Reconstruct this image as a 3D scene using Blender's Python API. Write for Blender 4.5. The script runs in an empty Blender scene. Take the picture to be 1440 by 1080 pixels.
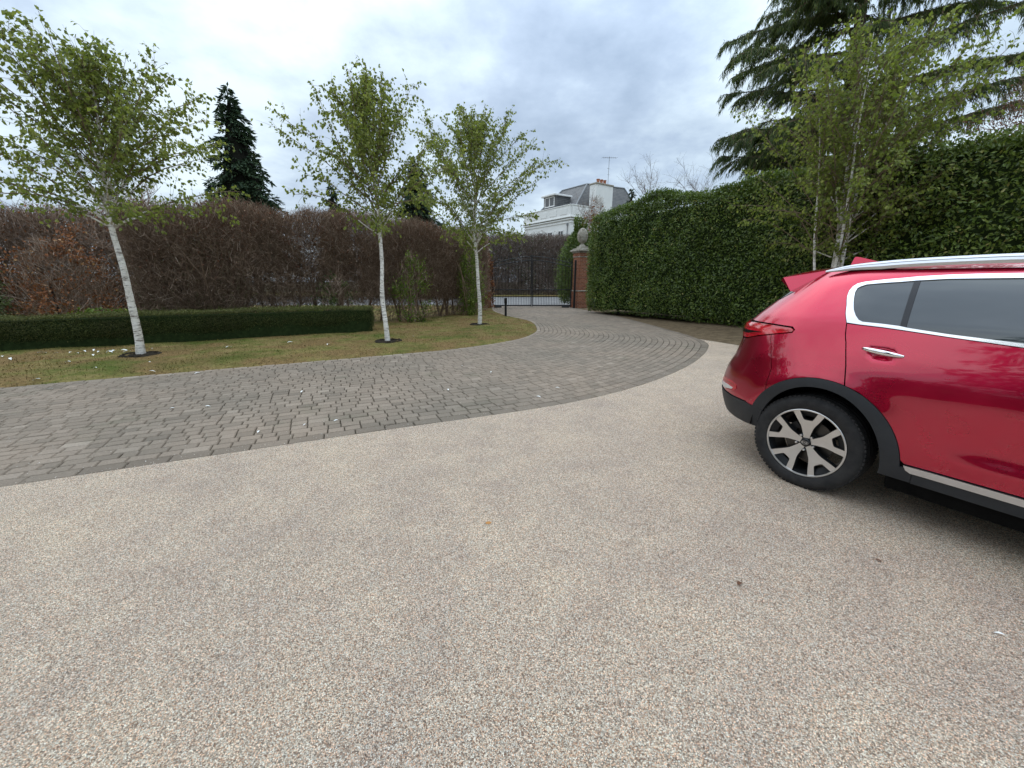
import bpy, math, random
import numpy as np
from mathutils import Vector, Matrix
from mathutils.geometry import delaunay_2d_cdt

R = math.radians
scene = bpy.context.scene
col = scene.collection
rng = np.random.default_rng(11)
random.seed(5)

# ------------------------------------------------------------------ helpers
def tag(o, label=None, cat=None, group=None, kind=None):
    if label: o['label'] = label
    if cat: o['category'] = cat
    if group: o['group'] = group
    if kind: o['kind'] = kind
    return o

def empty(name, loc=(0, 0, 0), rz=0.0, label=None, cat=None, group=None):
    o = bpy.data.objects.new(name, None)
    col.objects.link(o)
    o.location = loc
    o.rotation_euler = (0, 0, rz)
    o.empty_display_size = .1
    return tag(o, label, cat, group)

def mk(name, V, F, mats, parent=None, rnd=None, smooth=False, normals=None, midx=None):
    """V (N,3); F list of (M,k) index arrays; mats material or list"""
    V = np.asarray(V, np.float32)
    me = bpy.data.meshes.new(name)
    me.vertices.add(len(V))
    me.vertices.foreach_set('co', V.ravel())
    F = [np.asarray(f, np.int32) for f in F if len(f)]
    loops = np.concatenate([f.ravel() for f in F])
    starts = []
    s = 0
    for f in F:
        starts.append(s + np.arange(len(f)) * f.shape[1])
        s += f.size
    starts = np.concatenate(starts).astype(np.int32)
    me.loops.add(len(loops))
    me.loops.foreach_set('vertex_index', loops)
    me.polygons.add(len(starts))
    me.polygons.foreach_set('loop_start', starts)
    if not isinstance(mats, (list, tuple)): mats = [mats]
    for m in mats: me.materials.append(m)
    if midx is not None:
        me.polygons.foreach_set('material_index', np.asarray(midx, np.int32))
    me.polygons.foreach_set('use_smooth', np.full(len(starts), smooth, bool))
    me.update(calc_edges=True)
    if rnd is not None:
        a = me.attributes.new('rnd', 'FLOAT', 'POINT')
        a.data.foreach_set('value', np.asarray(rnd, np.float32))
    if normals is not None:
        me.normals_split_custom_set_from_vertices([tuple(n) for n in normals])
    o = bpy.data.objects.new(name, me)
    col.objects.link(o)
    if parent is not None: o.parent = parent
    return o

class MB:
    """collects pieces of ONE mesh"""
    def __init__(s): s.V = []; s.F = {}; s.n = 0; s.rn = []; s.order = []
    def add(s, V, F, rnd=None, mi=0):
        V = np.asarray(V, float).reshape(-1, 3)
        s.V.append(V)
        s.rn.append(np.broadcast_to(np.asarray(.5 if rnd is None else rnd, float), (len(V),)))
        for f in F:
            f = np.asarray(f)
            if len(f): s.order.append((f + s.n, mi))
        s.n += len(V)
    def build(s, name, mats, parent=None, smooth=False):
        V = np.concatenate(s.V)
        # group by face size
        F = []; mi = []
        for k in sorted({f.shape[1] for f, _ in s.order}):
            fs = [(f, m) for f, m in s.order if f.shape[1] == k]
            F.append(np.concatenate([f for f, _ in fs]))
            mi.append(np.concatenate([np.full(len(f), m) for f, m in fs]))
        return mk(name, V, F, mats, parent, np.concatenate(s.rn), smooth, midx=np.concatenate(mi))
    def box(s, c, size, rz=0, rnd=None, mi=0, bev=0.0, tilt=None):
        c = np.asarray(c, float); h = np.asarray(size, float) / 2
        b = min(bev, h.min() * .9)
        if b <= 0:
            V = np.array([[x, y, z] for x in (-1, 1) for y in (-1, 1) for z in (-1, 1)], float) * h
            F = [[0, 1, 3, 2], [4, 6, 7, 5], [0, 4, 5, 1], [2, 3, 7, 6], [0, 2, 6, 4], [1, 5, 7, 3]]
        else:
            # chamfered box: 24 verts
            V = []; idx = {}
            for ax in range(3):
                for sx in (-1, 1):
                    for sy in (-1, 1):
                        for sz in (-1, 1):
                            sg = np.array([sx, sy, sz], float)
                            p = sg * (h - b); p[ax] = sg[ax] * h[ax]
                            idx[(ax, sx, sy, sz)] = len(V); V.append(p)
            V = np.array(V)
            F4 = []; F3 = []
            for ax in range(3):
                a1, a2 = [i for i in range(3) if i != ax]
                for sg in (-1, 1):
                    q = []
                    for u, v in ((-1, -1), (1, -1), (1, 1), (-1, 1)):
                        t = [0, 0, 0]; t[ax] = sg; t[a1] = u; t[a2] = v
                        q.append(idx[(ax, *t)])
                    F4.append(q)
            for ax in range(3):   # edges along ax
                a1, a2 = [i for i in range(3) if i != ax]
                for u in (-1, 1):
                    for v in (-1, 1):
                        t0 = [0, 0, 0]; t0[a1] = u; t0[a2] = v; t0[ax] = -1
                        t1 = list(t0); t1[ax] = 1
                        F4.append([idx[(a1, *t0)], idx[(a1, *t1)], idx[(a2, *t1)], idx[(a2, *t0)]])
            for sx in (-1, 1):
                for sy in (-1, 1):
                    for sz in (-1, 1):
                        F3.append([idx[(0, sx, sy, sz)], idx[(1, sx, sy, sz)], idx[(2, sx, sy, sz)]])
            F = None
        if tilt is not None:
            V = V @ np.array(tilt).T
        if rz:
            cz, sz = math.cos(rz), math.sin(rz)
            V = V @ np.array([[cz, sz, 0], [-sz, cz, 0], [0, 0, 1]])
        V = V + c
        if F is None: s.add(V, [np.array(F4), np.array(F3)], rnd, mi)
        else: s.add(V, [np.array(F)], rnd, mi)
    def tube(s, P, r, n=8, rnd=None, mi=0, cap=True):
        P = np.asarray(P, float); r = np.broadcast_to(np.asarray(r, float), (len(P),))
        T = np.gradient(P, axis=0); T /= np.linalg.norm(T, axis=1)[:, None] + 1e-9
        ref = np.array([0, 0, 1.]) if abs(T[0][2]) < .9 else np.array([1., 0, 0])
        U = np.cross(T, ref); U /= np.linalg.norm(U, axis=1)[:, None] + 1e-9
        W = np.cross(T, U)
        a = np.arange(n) * 2 * np.pi / n
        V = P[:, None] + r[:, None, None] * (np.cos(a)[None, :, None] * U[:, None] + np.sin(a)[None, :, None] * W[:, None])
        i = np.arange(len(P) - 1)[:, None] * n; j = np.arange(n)[None]; k = (j + 1) % n
        F = np.stack([i + j, i + k, i + n + k, i + n + j], -1).reshape(-1, 4)
        Fs = [F]
        if cap:
            Fs += [np.arange(n)[None, ::-1], ((len(P) - 1) * n + np.arange(n))[None]]
        s.add(V.reshape(-1, 3), Fs, rnd, mi)
    def prisms(s, P0, P1, r0, r1, n=3, rnd=None, mi=0):
        P0 = np.asarray(P0, float); P1 = np.asarray(P1, float); N = len(P0)
        if N == 0: return
        r0 = np.broadcast_to(np.asarray(r0, float), (N,)); r1 = np.broadcast_to(np.asarray(r1, float), (N,))
        T = P1 - P0; T /= np.linalg.norm(T, axis=1)[:, None] + 1e-9
        ref = np.where(np.abs(T[:, 2:3]) < .9, np.array([[0, 0, 1.]]), np.array([[1., 0, 0]]))
        U = np.cross(T, ref); U /= np.linalg.norm(U, axis=1)[:, None] + 1e-9
        W = np.cross(T, U)
        a = np.arange(n) * 2 * np.pi / n
        ring = np.cos(a)[None, :, None] * U[:, None] + np.sin(a)[None, :, None] * W[:, None]
        V = np.concatenate([P0[:, None] + r0[:, None, None] * ring, P1[:, None] + r1[:, None, None] * ring], 1)
        b = (np.arange(N) * 2 * n)[:, None]; j = np.arange(n)[None]; k = (j + 1) % n
        F = np.stack([b + j, b + k, b + n + k, b + n + j], -1).reshape(-1, 4)
        if rnd is not None: rnd = np.repeat(np.broadcast_to(rnd, (N,)), 2 * n)
        s.add(V.reshape(-1, 3), [F], rnd, mi)
    def leaves(s, C, D, Nn, L, W, fold=.25, rnd=None, mi=0, wide=.45):
        """kite leaves folded along the midrib: C base points, D along, Nn approximate normals"""
        C = np.asarray(C, float); N = len(C)
        if N == 0: return
        D = D / (np.linalg.norm(D, axis=1)[:, None] + 1e-9)
        S_ = np.cross(D, Nn); S_ /= np.linalg.norm(S_, axis=1)[:, None] + 1e-9
        Up = np.cross(S_, D)
        L = np.broadcast_to(np.asarray(L, float), (N,))[:, None]; W = np.broadcast_to(np.asarray(W, float), (N,))[:, None]
        tip = C + D * L - Up * L * .08
        m = C + D * L * wide
        a = m + S_ * W * .5 + Up * W * fold
        b = m - S_ * W * .5 + Up * W * fold
        V = np.stack([C, a, tip, b], 1).reshape(-1, 3)
        i = (np.arange(N) * 4)[:, None]
        F = np.concatenate([i + np.array([[0, 1, 2]]), i + np.array([[0, 2, 3]])])
        rnd = rng.random(N) if rnd is None else np.broadcast_to(rnd, (N,))
        s.add(V, [F], np.repeat(rnd, 4), mi)
    def lathe(s, prof, n=24, c=(0, 0, 0), rnd=None, mi=0, axis='z', jitter=None):
        prof = np.asarray(prof, float); a = np.arange(n) * 2 * np.pi / n
        r, z = prof[:, 0], prof[:, 1]
        X = r[:, None] * np.cos(a); Y = r[:, None] * np.sin(a); Z = np.repeat(z[:, None], n, 1)
        V = np.stack([X, Y, Z], -1) if axis == 'z' else np.stack([X, Z, Y], -1)
        m = len(prof)
        i = np.arange(m - 1)[:, None] * n; j = np.arange(n)[None]; k = (j + 1) % n
        F = np.stack([i + j, i + k, i + n + k, i + n + j], -1).reshape(-1, 4)
        s.add(V.reshape(-1, 3) + np.asarray(c), [F], rnd, mi)

def inpoly(P, poly):
    P = np.asarray(P, float); poly = np.asarray(poly, float)
    x, y = P[:, 0], P[:, 1]; r = np.zeros(len(P), bool)
    a = poly; b = np.roll(poly, -1, 0)
    for (x0, y0), (x1, y1) in zip(a, b):
        c = (y0 > y) != (y1 > y)
        with np.errstate(divide='ignore', invalid='ignore'):
            r ^= c & (x < (x1 - x0) * (y - y0) / (y1 - y0 + 1e-15) + x0)
    return r

def densify(poly, d, closed=True):
    poly = [np.array(p, float) for p in poly]; out = []
    for a, b in zip(poly, poly[1:] + ([poly[0]] if closed else [])):
        n = max(1, int(math.ceil(np.linalg.norm(b - a) / d)))
        out += [a + (b - a) * i / n for i in range(n)]
    if not closed: out.append(poly[-1])
    return np.array(out)

def fill(poly, step, holes=(), stepy=None):
    """triangulate a 2D polygon with interior points every step -> (V2, tris, list of loops)"""
    stepy = stepy or step
    loops = [densify(p, step) for p in [poly, *holes]]
    B = np.concatenate(loops)
    edges = []; n = 0; li = []
    for l in loops:
        k = np.arange(len(l)) + n
        edges += list(zip(k.tolist(), np.roll(k, -1).tolist())); li.append(k); n += len(l)
    x0, y0 = B.min(0); x1, y1 = B.max(0)
    gx = np.arange(x0 + step * .5, x1, step); gy = np.arange(y0 + stepy * .5, y1, stepy)
    G = np.stack(np.meshgrid(gx, gy, indexing='ij'), -1).reshape(-1, 2)
    if len(G):
        m = inpoly(G, loops[0])
        for hl in loops[1:]: m &= ~inpoly(G, hl)
        G = G[m]
    if len(G):
        d = np.full(len(G), 1e9)
        for l in loops:
            a = l; b = np.roll(l, -1, 0)
            for p, q in zip(a, b):
                t = np.clip(((G - p) @ (q - p)) / (np.dot(q - p, q - p) + 1e-12), 0, 1)
                d = np.minimum(d, np.linalg.norm(G - (p + t[:, None] * (q - p)), axis=1))
        G = G[d > min(step, stepy) * .35]
    P = np.concatenate([B, G]) if len(G) else B
    r = delaunay_2d_cdt([Vector(p) for p in P], edges, [], 0, 1e-6)
    V = np.array([tuple(v) for v in r[0]]); T = np.array([t for t in r[2] if len(t) == 3])
    c = V[T].mean(1)
    m = inpoly(c, loops[0])
    for hl in loops[1:]: m &= ~inpoly(c, hl)
    T = T[m]
    # map loops to output verts
    orig = {}
    for k, lst in enumerate(r[3]):
        for o_ in lst: orig[o_] = k
    L = [np.array([orig[i] for i in k]) for k in li]
    a, b, c2 = V[T[:, 0]], V[T[:, 1]], V[T[:, 2]]
    cr = (b[:, 0] - a[:, 0]) * (c2[:, 1] - a[:, 1]) - (b[:, 1] - a[:, 1]) * (c2[:, 0] - a[:, 0])
    T[cr < 0] = T[cr < 0][:, ::-1]
    return V, T, L

def crom(pts, n):
    """Catmull-Rom through pts, n samples per span"""
    P = np.array(pts, float); P = np.concatenate([[2 * P[0] - P[1]], P, [2 * P[-1] - P[-2]]])
    out = []
    for i in range(1, len(P) - 2):
        t = np.linspace(0, 1, n, endpoint=False)[:, None]
        a, b, c, d = P[i - 1], P[i], P[i + 1], P[i + 2]
        out.append(.5 * (2 * b + (c - a) * t + (2 * a - 5 * b + 4 * c - d) * t ** 2 + (-a + 3 * b - 3 * c + d) * t ** 3))
    out.append(P[-2][None])
    return np.concatenate(out)

def unit(v): return v / (np.linalg.norm(v, axis=-1, keepdims=True) + 1e-9)
def rsphere(n): return unit(rng.normal(size=(n, 3)))

# smooth value noise for placing geometry
def vnoise(x, y, seed=0):
    def hsh(i, j): 
        v = np.sin(i * 127.1 + j * 311.7 + seed * 74.7) * 43758.5453
        return v - np.floor(v)
    i, j = np.floor(x), np.floor(y); fx, fy = x - i, y - j
    fx = fx * fx * (3 - 2 * fx); fy = fy * fy * (3 - 2 * fy)
    return (hsh(i, j) * (1 - fx) + hsh(i + 1, j) * fx) * (1 - fy) + (hsh(i, j + 1) * (1 - fx) + hsh(i + 1, j + 1) * fx) * fy

# ------------------------------------------------------------------ materials
class NT:
    def __init__(s, name):
        s.m = bpy.data.materials.new(name); s.m.use_nodes = True
        s.t = s.m.node_tree; s.n = s.t.nodes; s.b = s.n['Principled BSDF']; s.out = s.n['Material Output']
    def node(s, typ, **kw):
        nd = s.n.new(typ)
        for k, v in kw.items():
            if k.startswith('_'): setattr(nd, k[1:], v)
            else: s.set(nd.inputs[k.replace('__', ' ')], v)
        return nd
    def set(s, sock, v):
        if hasattr(v, 'links') or isinstance(v, bpy.types.NodeSocket): s.t.links.new(v, sock)
        else: sock.default_value = v
    def P(s, **kw):
        for k, v in kw.items(): s.set(s.b.inputs[k.replace('__', ' ')], v)
    def geo(s): return s.node('ShaderNodeNewGeometry').outputs['Position']
    def obj(s): return s.node('ShaderNodeTexCoord').outputs['Object']
    def map(s, vec, scale=(1, 1, 1), rot=(0, 0, 0), loc=(0, 0, 0)):
        m = s.node('ShaderNodeMapping'); s.set(m.inputs['Vector'], vec)
        m.inputs['Scale'].default_value = scale; m.inputs['Rotation'].default_value = rot; m.inputs['Location'].default_value = loc
        return m.outputs['Vector']
    def noise(s, vec, scale, detail=3, rough=.55, out='Fac'):
        nd = s.node('ShaderNodeTexNoise', Scale=scale, Detail=detail, Roughness=rough); s.set(nd.inputs['Vector'], vec)
        return nd.outputs[out]
    def vor(s, vec, scale, out='Distance', feat='F1'):
        nd = s.node('ShaderNodeTexVoronoi', _feature=feat, Scale=scale); s.set(nd.inputs['Vector'], vec)
        return nd.outputs[out]
    def ramp(s, fac, stops, interp='LINEAR'):
        nd = s.node('ShaderNodeValToRGB'); s.set(nd.inputs['Fac'], fac); cr = nd.color_ramp; cr.interpolation = interp
        while len(cr.elements) < len(stops): cr.elements.new(.5)
        for e, (p, c) in zip(cr.elements, stops):
            e.position = p; e.color = (*c, 1) if not isinstance(c, (int, float)) else (c, c, c, 1)
        return nd.outputs['Color']
    def mix(s, fac, a, b, typ='MIX'):
        nd = s.node('ShaderNodeMix', _data_type='RGBA', _blend_type=typ)
        s.set(nd.inputs['Factor'], fac)
        for i, v in ((6, a), (7, b)):
            s.set(nd.inputs[i], v if not isinstance(v, tuple) or len(v) == 4 else (*v, 1))
        return nd.outputs[2]
    def math(s, op, a, b=0.0, clamp=False):
        nd = s.node('ShaderNodeMath', _operation=op, _use_clamp=clamp); s.set(nd.inputs[0], a); s.set(nd.inputs[1], b)
        return nd.outputs[0]
    def attr(s, name='rnd'): return s.node('ShaderNodeAttribute', _attribute_name=name).outputs['Fac']
    def bump(s, h, strength=.5, dist=.01, normal=None):
        nd = s.node('ShaderNodeBump', Strength=strength, Distance=dist); s.set(nd.inputs['Height'], h)
        if normal is not None: s.set(nd.inputs['Normal'], normal)
        s.set(s.b.inputs['Normal'], nd.outputs['Normal']); return nd.outputs['Normal']

def simple(name, c, rough=.6, metal=0., spec=.5, var=.12, scale=8., bump=0.):
    t = NT(name); n = t.noise(t.obj(), scale, 4)
    t.P(Base__Color=t.ramp(n, [(.25, tuple(x * (1 - var) for x in c)), (.75, tuple(min(1, x * (1 + var)) for x in c))]), Roughness=rough, Metallic=metal, Specular__IOR__Level=spec)
    if bump: t.bump(t.noise(t.obj(), scale * 6, 5), bump, .01)
    return t.m

def leafmat(name, stops, trans=.35, rough=.45, spec=.4, patch=None):
    t = NT(name)
    c = t.ramp(t.attr(), stops)
    if patch:
        n = t.noise(t.geo(), patch[0], 3)
        f = t.ramp(n, [(.38, 0.), (.66, 1.)])
        c = t.mix(t.math('MULTIPLY', f, patch[2]), c, patch[1])
    t.P(Base__Color=c, Roughness=rough, Specular__IOR__Level=spec)
    if trans:
        tr = t.node('ShaderNodeBsdfTranslucent'); t.set(tr.inputs['Color'], t.mix(.5, c, t.mix(1., c, (1.5, 1.6, .8, 1), 'MULTIPLY')))
        mx = t.node('ShaderNodeMixShader'); mx.inputs[0].default_value = trans
        t.t.links.new(t.b.outputs[0], mx.inputs[1]); t.t.links.new(tr.outputs[0], mx.inputs[2]); t.t.links.new(mx.outputs[0], t.out.inputs[0])
    return t.m

def m_resin():
    t = NT('resin_bound_gravel'); p = t.geo()
    cid = t.vor(p, 250., 'Color'); 
    sep = t.node('ShaderNodeSeparateColor'); t.set(sep.inputs[0], cid)
    c1 = t.ramp(sep.outputs[0], [(0., (.085, .060, .044)), (.16, (.19, .142, .108)), (.34, (.355, .288, .229)), (.58, (.515, .440, .360)), (.82, (.67, .60, .51)), (1., (.87, .82, .73))])
    cid2 = t.vor(t.map(p, loc=(3.1, 1.7, 0)), 130., 'Color'); sep2 = t.node('ShaderNodeSeparateColor'); t.set(sep2.inputs[0], cid2)
    c2 = t.ramp(sep2.outputs[1], [(0., (.23, .168, .128)), (.3, (.39, .312, .246)), (.6, (.50, .42, .345)), (1., (.73, .67, .575))])
    c = t.mix(1., t.mix(.18, c1, c2), (1.175, 1.15, 1.10, 1), 'MULTIPLY'); c = t.mix(1., c, t.ramp(sep.outputs[2], [(0., (1.20, .92, .80)), (.3, (1.05, .98, .95)), (.65, (.97, 1.0, 1.03)), (1., (.90, .98, 1.08))]), 'MULTIPLY')
    edge = t.ramp(t.vor(p, 250., 'Distance', 'DISTANCE_TO_EDGE'), [(0., .32), (.10, 1.)])
    c = t.mix(1., c, edge, 'MULTIPLY')
    # wear: large soft patches, and a few damp stains
    big = t.noise(p, .8, 5, .6); mid = t.noise(t.map(p, loc=(9, 4, 0)), 3.2, 4, .6)
    c = t.mix(1., c, t.ramp(big, [(.30, (.90, .885, .875)), (.48, (1.02, 1.0, .975)), (.66, (1.11, 1.085, 1.03))]), 'MULTIPLY')
    c = t.mix(1., c, t.ramp(mid, [(.30, (.90, .89, .90)), (.62, (1.05, 1.05, 1.03))]), 'MULTIPLY')
    st = t.ramp(t.noise(t.map(p, loc=(2.2, 7.5, 0)), 1.25, 2), [(.67, 0.), (.75, .26)])
    c = t.mix(st, c, (.24, .20, .155))
    t.P(Base__Color=c, Roughness=.62, Specular__IOR__Level=.35)
    t.bump(t.vor(p, 250.), .9, .006)
    return t.m

def m_paver():
    t = NT('tumbled_block_paving'); p = t.geo(); a = t.attr()
    c = t.ramp(a, [(0., (.130, .105, .081)), (.3, (.185, .151, .117)), (.55, (.222, .179, .139)), (.8, (.256, .210, .166)), (1., (.325, .275, .222))])
    n = t.noise(p, 60., 5, .7)
    c = t.mix(1., c, t.ramp(n, [(.25, (.68, .68, .68)), (.5, (1., 1., 1.)), (.78, (1.30, 1.29, 1.26))]), 'MULTIPLY')
    big = t.noise(t.map(p, loc=(5, 2, 0)), .55, 4)
    c = t.mix(1., c, t.ramp(big, [(.3, (.86, .88, .88)), (.5, (1., .99, .98)), (.7, (1.12, 1.08, 1.05))]), 'MULTIPLY')
    sp = t.ramp(t.vor(p, 26.), [(.0, .75), (.10, .5), (.15, 0.)]); spm = t.math('MULTIPLY', sp, t.ramp(t.noise(p, 3.5, 3), [(.47, 0.), (.61, 1.)]))
    c = t.mix(spm, c, (.50, .50, .47))
    moss = t.ramp(t.noise(t.map(p, loc=(1, 8, 0)), 1.1, 4, .65), [(.58, 0.), (.74, .35)])
    c = t.mix(moss, c, (.10, .105, .062))
    t.P(Base__Color=c, Roughness=.8, Specular__IOR__Level=.3)
    t.bump(t.noise(p, 120., 5, .7), .35, .006)
    return t.m

def lawn_color(t, p):
    """olive moss with brown worn patches"""
    n1 = t.noise(p, .9, 5, .65); n2 = t.noise(t.map(p, loc=(4, 9, 0)), 2.7, 5, .65); n3 = t.noise(p, 22., 4, .7)
    c = t.ramp(n2, [(.28, (.066, .082, .017)), (.42, (.126, .128, .034)), (.54, (.20, .165, .060)), (.70, (.25, .185, .082))])
    br = t.ramp(n1, [(.42, 0.), (.56, .85)])
    c = t.mix(br, c, t.ramp(n3, [(.3, (.115, .070, .032)), (.7, (.26, .168, .076))]))
    g = t.ramp(t.noise(t.map(p, loc=(7, 3, 1)), .5, 3), [(.52, 0.), (.68, .7)])
    c = t.mix(g, c, (.062, .098, .014))
    return t.mix(1., c, t.ramp(n3, [(.25, (.62, .62, .62)), (.75, (1.25, 1.25, 1.2))]), 'MULTIPLY'), n3

def m_lawn():
    t = NT('mossy_lawn'); c, n3 = lawn_color(t, t.geo())
    t.P(Base__Color=c, Roughness=.95, Specular__IOR__Level=.1); t.bump(n3, .8, .03); return t.m
def m_blade():
    t = NT('grass_blade'); c, n3 = lawn_color(t, t.geo())
    c = t.mix(1., c, t.ramp(t.attr(), [(0., (.75, .75, .7)), (.7, (1.2, 1.25, 1.1)), (1., (1.9, 1.7, 1.3))]), 'MULTIPLY')
    t.P(Base__Color=c, Roughness=.75, Specular__IOR__Level=.2); return t.m

def m_soil(name, a, b):
    t = NT(name); p = t.geo(); n = t.noise(p, 5., 6, .65); n2 = t.noise(p, 45., 4, .7)
    c = t.mix(1., t.ramp(n, [(.3, a), (.7, b)]), t.ramp(n2, [(.25, (.6, .6, .6)), (.8, (1.4, 1.35, 1.3))]), 'MULTIPLY')
    t.P(Base__Color=c, Roughness=.95, Specular__IOR__Level=.1); t.bump(n2, .8, .02); return t.m

def m_birch():
    t = NT('birch_bark'); p = t.obj()
    base = t.ramp(t.noise(p, 9., 5, .6), [(.3, (.52, .48, .42)), (.5, (.74, .70, .64)), (.7, (.83, .80, .76))])
    len_ = t.ramp(t.noise(t.map(p, (7, 7, 62)), 1., 3, .6), [(.565, 0.), (.615, 1.)])
    c = t.mix(t.math('MULTIPLY', len_, .85), base, (.085, .065, .05))
    big = t.ramp(t.noise(t.map(p, (5, 5, 15), loc=(2, 1, 4)), 1., 3), [(.60, 0.), (.68, .8)])
    c = t.mix(big, c, (.16, .125, .10))
    t.P(Base__Color=c, Roughness=.65, Specular__IOR__Level=.3); t.bump(t.noise(t.map(p, (12, 12, 60)), 1., 4), .4, .01); return t.m

def m_bark(name, a, b):
    t = NT(name); p = t.obj(); n = t.noise(t.map(p, (14, 14, 3)), 1., 5, .65)
    t.P(Base__Color=t.ramp(n, [(.3, a), (.7, b)]), Roughness=.9, Specular__IOR__Level=.15); t.bump(n, .7, .02); return t.m

def m_twig(name, stops):
    t = NT(name); t.P(Base__Color=t.ramp(t.attr(), stops), Roughness=.85, Specular__IOR__Level=.15); return t.m

def m_brick():
    t = NT('red_brick'); p = t.obj()
    b = t.node('ShaderNodeTexBrick', Scale=1., _offset=.5); b.inputs['Mortar Size'].default_value = .007; b.inputs['Brick Width'].default_value = .225; b.inputs['Row Height'].default_value = .075
    b.inputs['Color1'].default_value = (.20, .062, .032, 1); b.inputs['Color2'].default_value = (.33, .125, .065, 1); b.inputs['Mortar'].default_value = (.33, .27, .21, 1); b.inputs['Bias'].default_value = -.1
    sx = t.node('ShaderNodeSeparateXYZ'); t.set(sx.inputs[0], p)
    cb = t.node('ShaderNodeCombineXYZ'); t.set(cb.inputs[0], t.math('ADD', sx.outputs[0], sx.outputs[1])); t.set(cb.inputs[1], sx.outputs[2])
    t.set(b.inputs['Vector'], cb.outputs[0])
    n = t.noise(p, 18., 5, .7); c = t.mix(1., b.outputs[0], t.ramp(n, [(.3, (.65, .62, .6)), (.7, (1.25, 1.22, 1.2))]), 'MULTIPLY')
    t.P(Base__Color=c, Roughness=.9, Specular__IOR__Level=.2)
    t.bump(t.math('SUBTRACT', n, b.outputs['Fac']), .5, .01); return t.m

def m_stone():
    t = NT('weathered_stone'); p = t.obj(); n = t.noise(p, 6., 6, .7)
    c = t.ramp(n, [(.28, (.10, .09, .072)), (.45, (.27, .245, .20)), (.7, (.43, .40, .345))])
    t.P(Base__Color=c, Roughness=.9, Specular__IOR__Level=.2); t.bump(t.noise(p, 40., 5), .5, .01); return t.m

def m_slate():
    t = NT('slate_roof'); p = t.obj(); n = t.noise(p, 1.6, 5, .7)
    w = t.node('ShaderNodeTexWave', _bands_direction='Z', Scale=1.25, Distortion=.6, Detail=2.); t.set(w.inputs['Vector'], p); w.inputs['Detail Scale'].default_value = 4.
    c = t.mix(1., t.ramp(n, [(.3, (.065, .068, .073)), (.7, (.15, .147, .145))]), t.ramp(w.outputs['Fac'], [(.0, (.55, .55, .55)), (.35, (1., 1., 1.)), (1., (1.1, 1.1, 1.1))]), 'MULTIPLY')
    t.P(Base__Color=c, Roughness=.6, Specular__IOR__Level=.4); return t.m

def m_asphalt():
    t = NT('asphalt'); p = t.geo(); n = t.noise(p, 1.2, 5); n2 = t.noise(p, 60., 3)
    c = t.mix(1., t.ramp(n, [(.3, (.13, .128, .127)), (.7, (.185, .183, .18))]), t.ramp(n2, [(.3, (.8, .8, .8)), (.7, (1.2, 1.2, 1.2))]), 'MULTIPLY')
    t.P(Base__Color=c, Roughness=.85); return t.m

def m_paint():
    t = NT('red_metallic_paint'); p = t.obj()
    dirt = t.noise(p, 2.2, 5, .6)
    c = t.ramp(dirt, [(.3, (.47, .005, .038)), (.7, (.52, .007, .046))])
    t.P(Base__Color=c, Metallic=.90, Roughness=t.ramp(dirt, [(.3, .24), (.7, .31)]), Coat__Weight=1., Coat__Roughness=t.ramp(dirt, [(.3, .015), (.75, .05)]), Coat__IOR=1.62); return t.m

def m_glass():
    t = NT('privacy_glass'); n = t.noise(t.obj(), 2.5, 4)
    t.P(Base__Color=(.012, .022, .026, 1), Roughness=t.ramp(n, [(.3, .005), (.8, .03)]), IOR=1.75, Specular__IOR__Level=.5, Coat__Weight=.3, Coat__Roughness=.01); return t.m

def m_rubber():
    t = NT('tyre_rubber'); n = t.noise(t.obj(), 14., 5, .65)
    t.P(Base__Color=t.ramp(n, [(.3, (.013, .013, .014)), (.75, (.036, .034, .033))]), Roughness=.8, Specular__IOR__Level=.3); return t.m

def m_clad():
    t = NT('black_cladding'); n = t.noise(t.obj(), 6., 5, .65)
    t.P(Base__Color=t.ramp(n, [(.3, (.014, .016, .019)), (.75, (.026, .028, .031))]), Roughness=.55, Specular__IOR__Level=.4); t.bump(t.noise(t.obj(), 500., 2), .15, .002); return t.m

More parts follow.
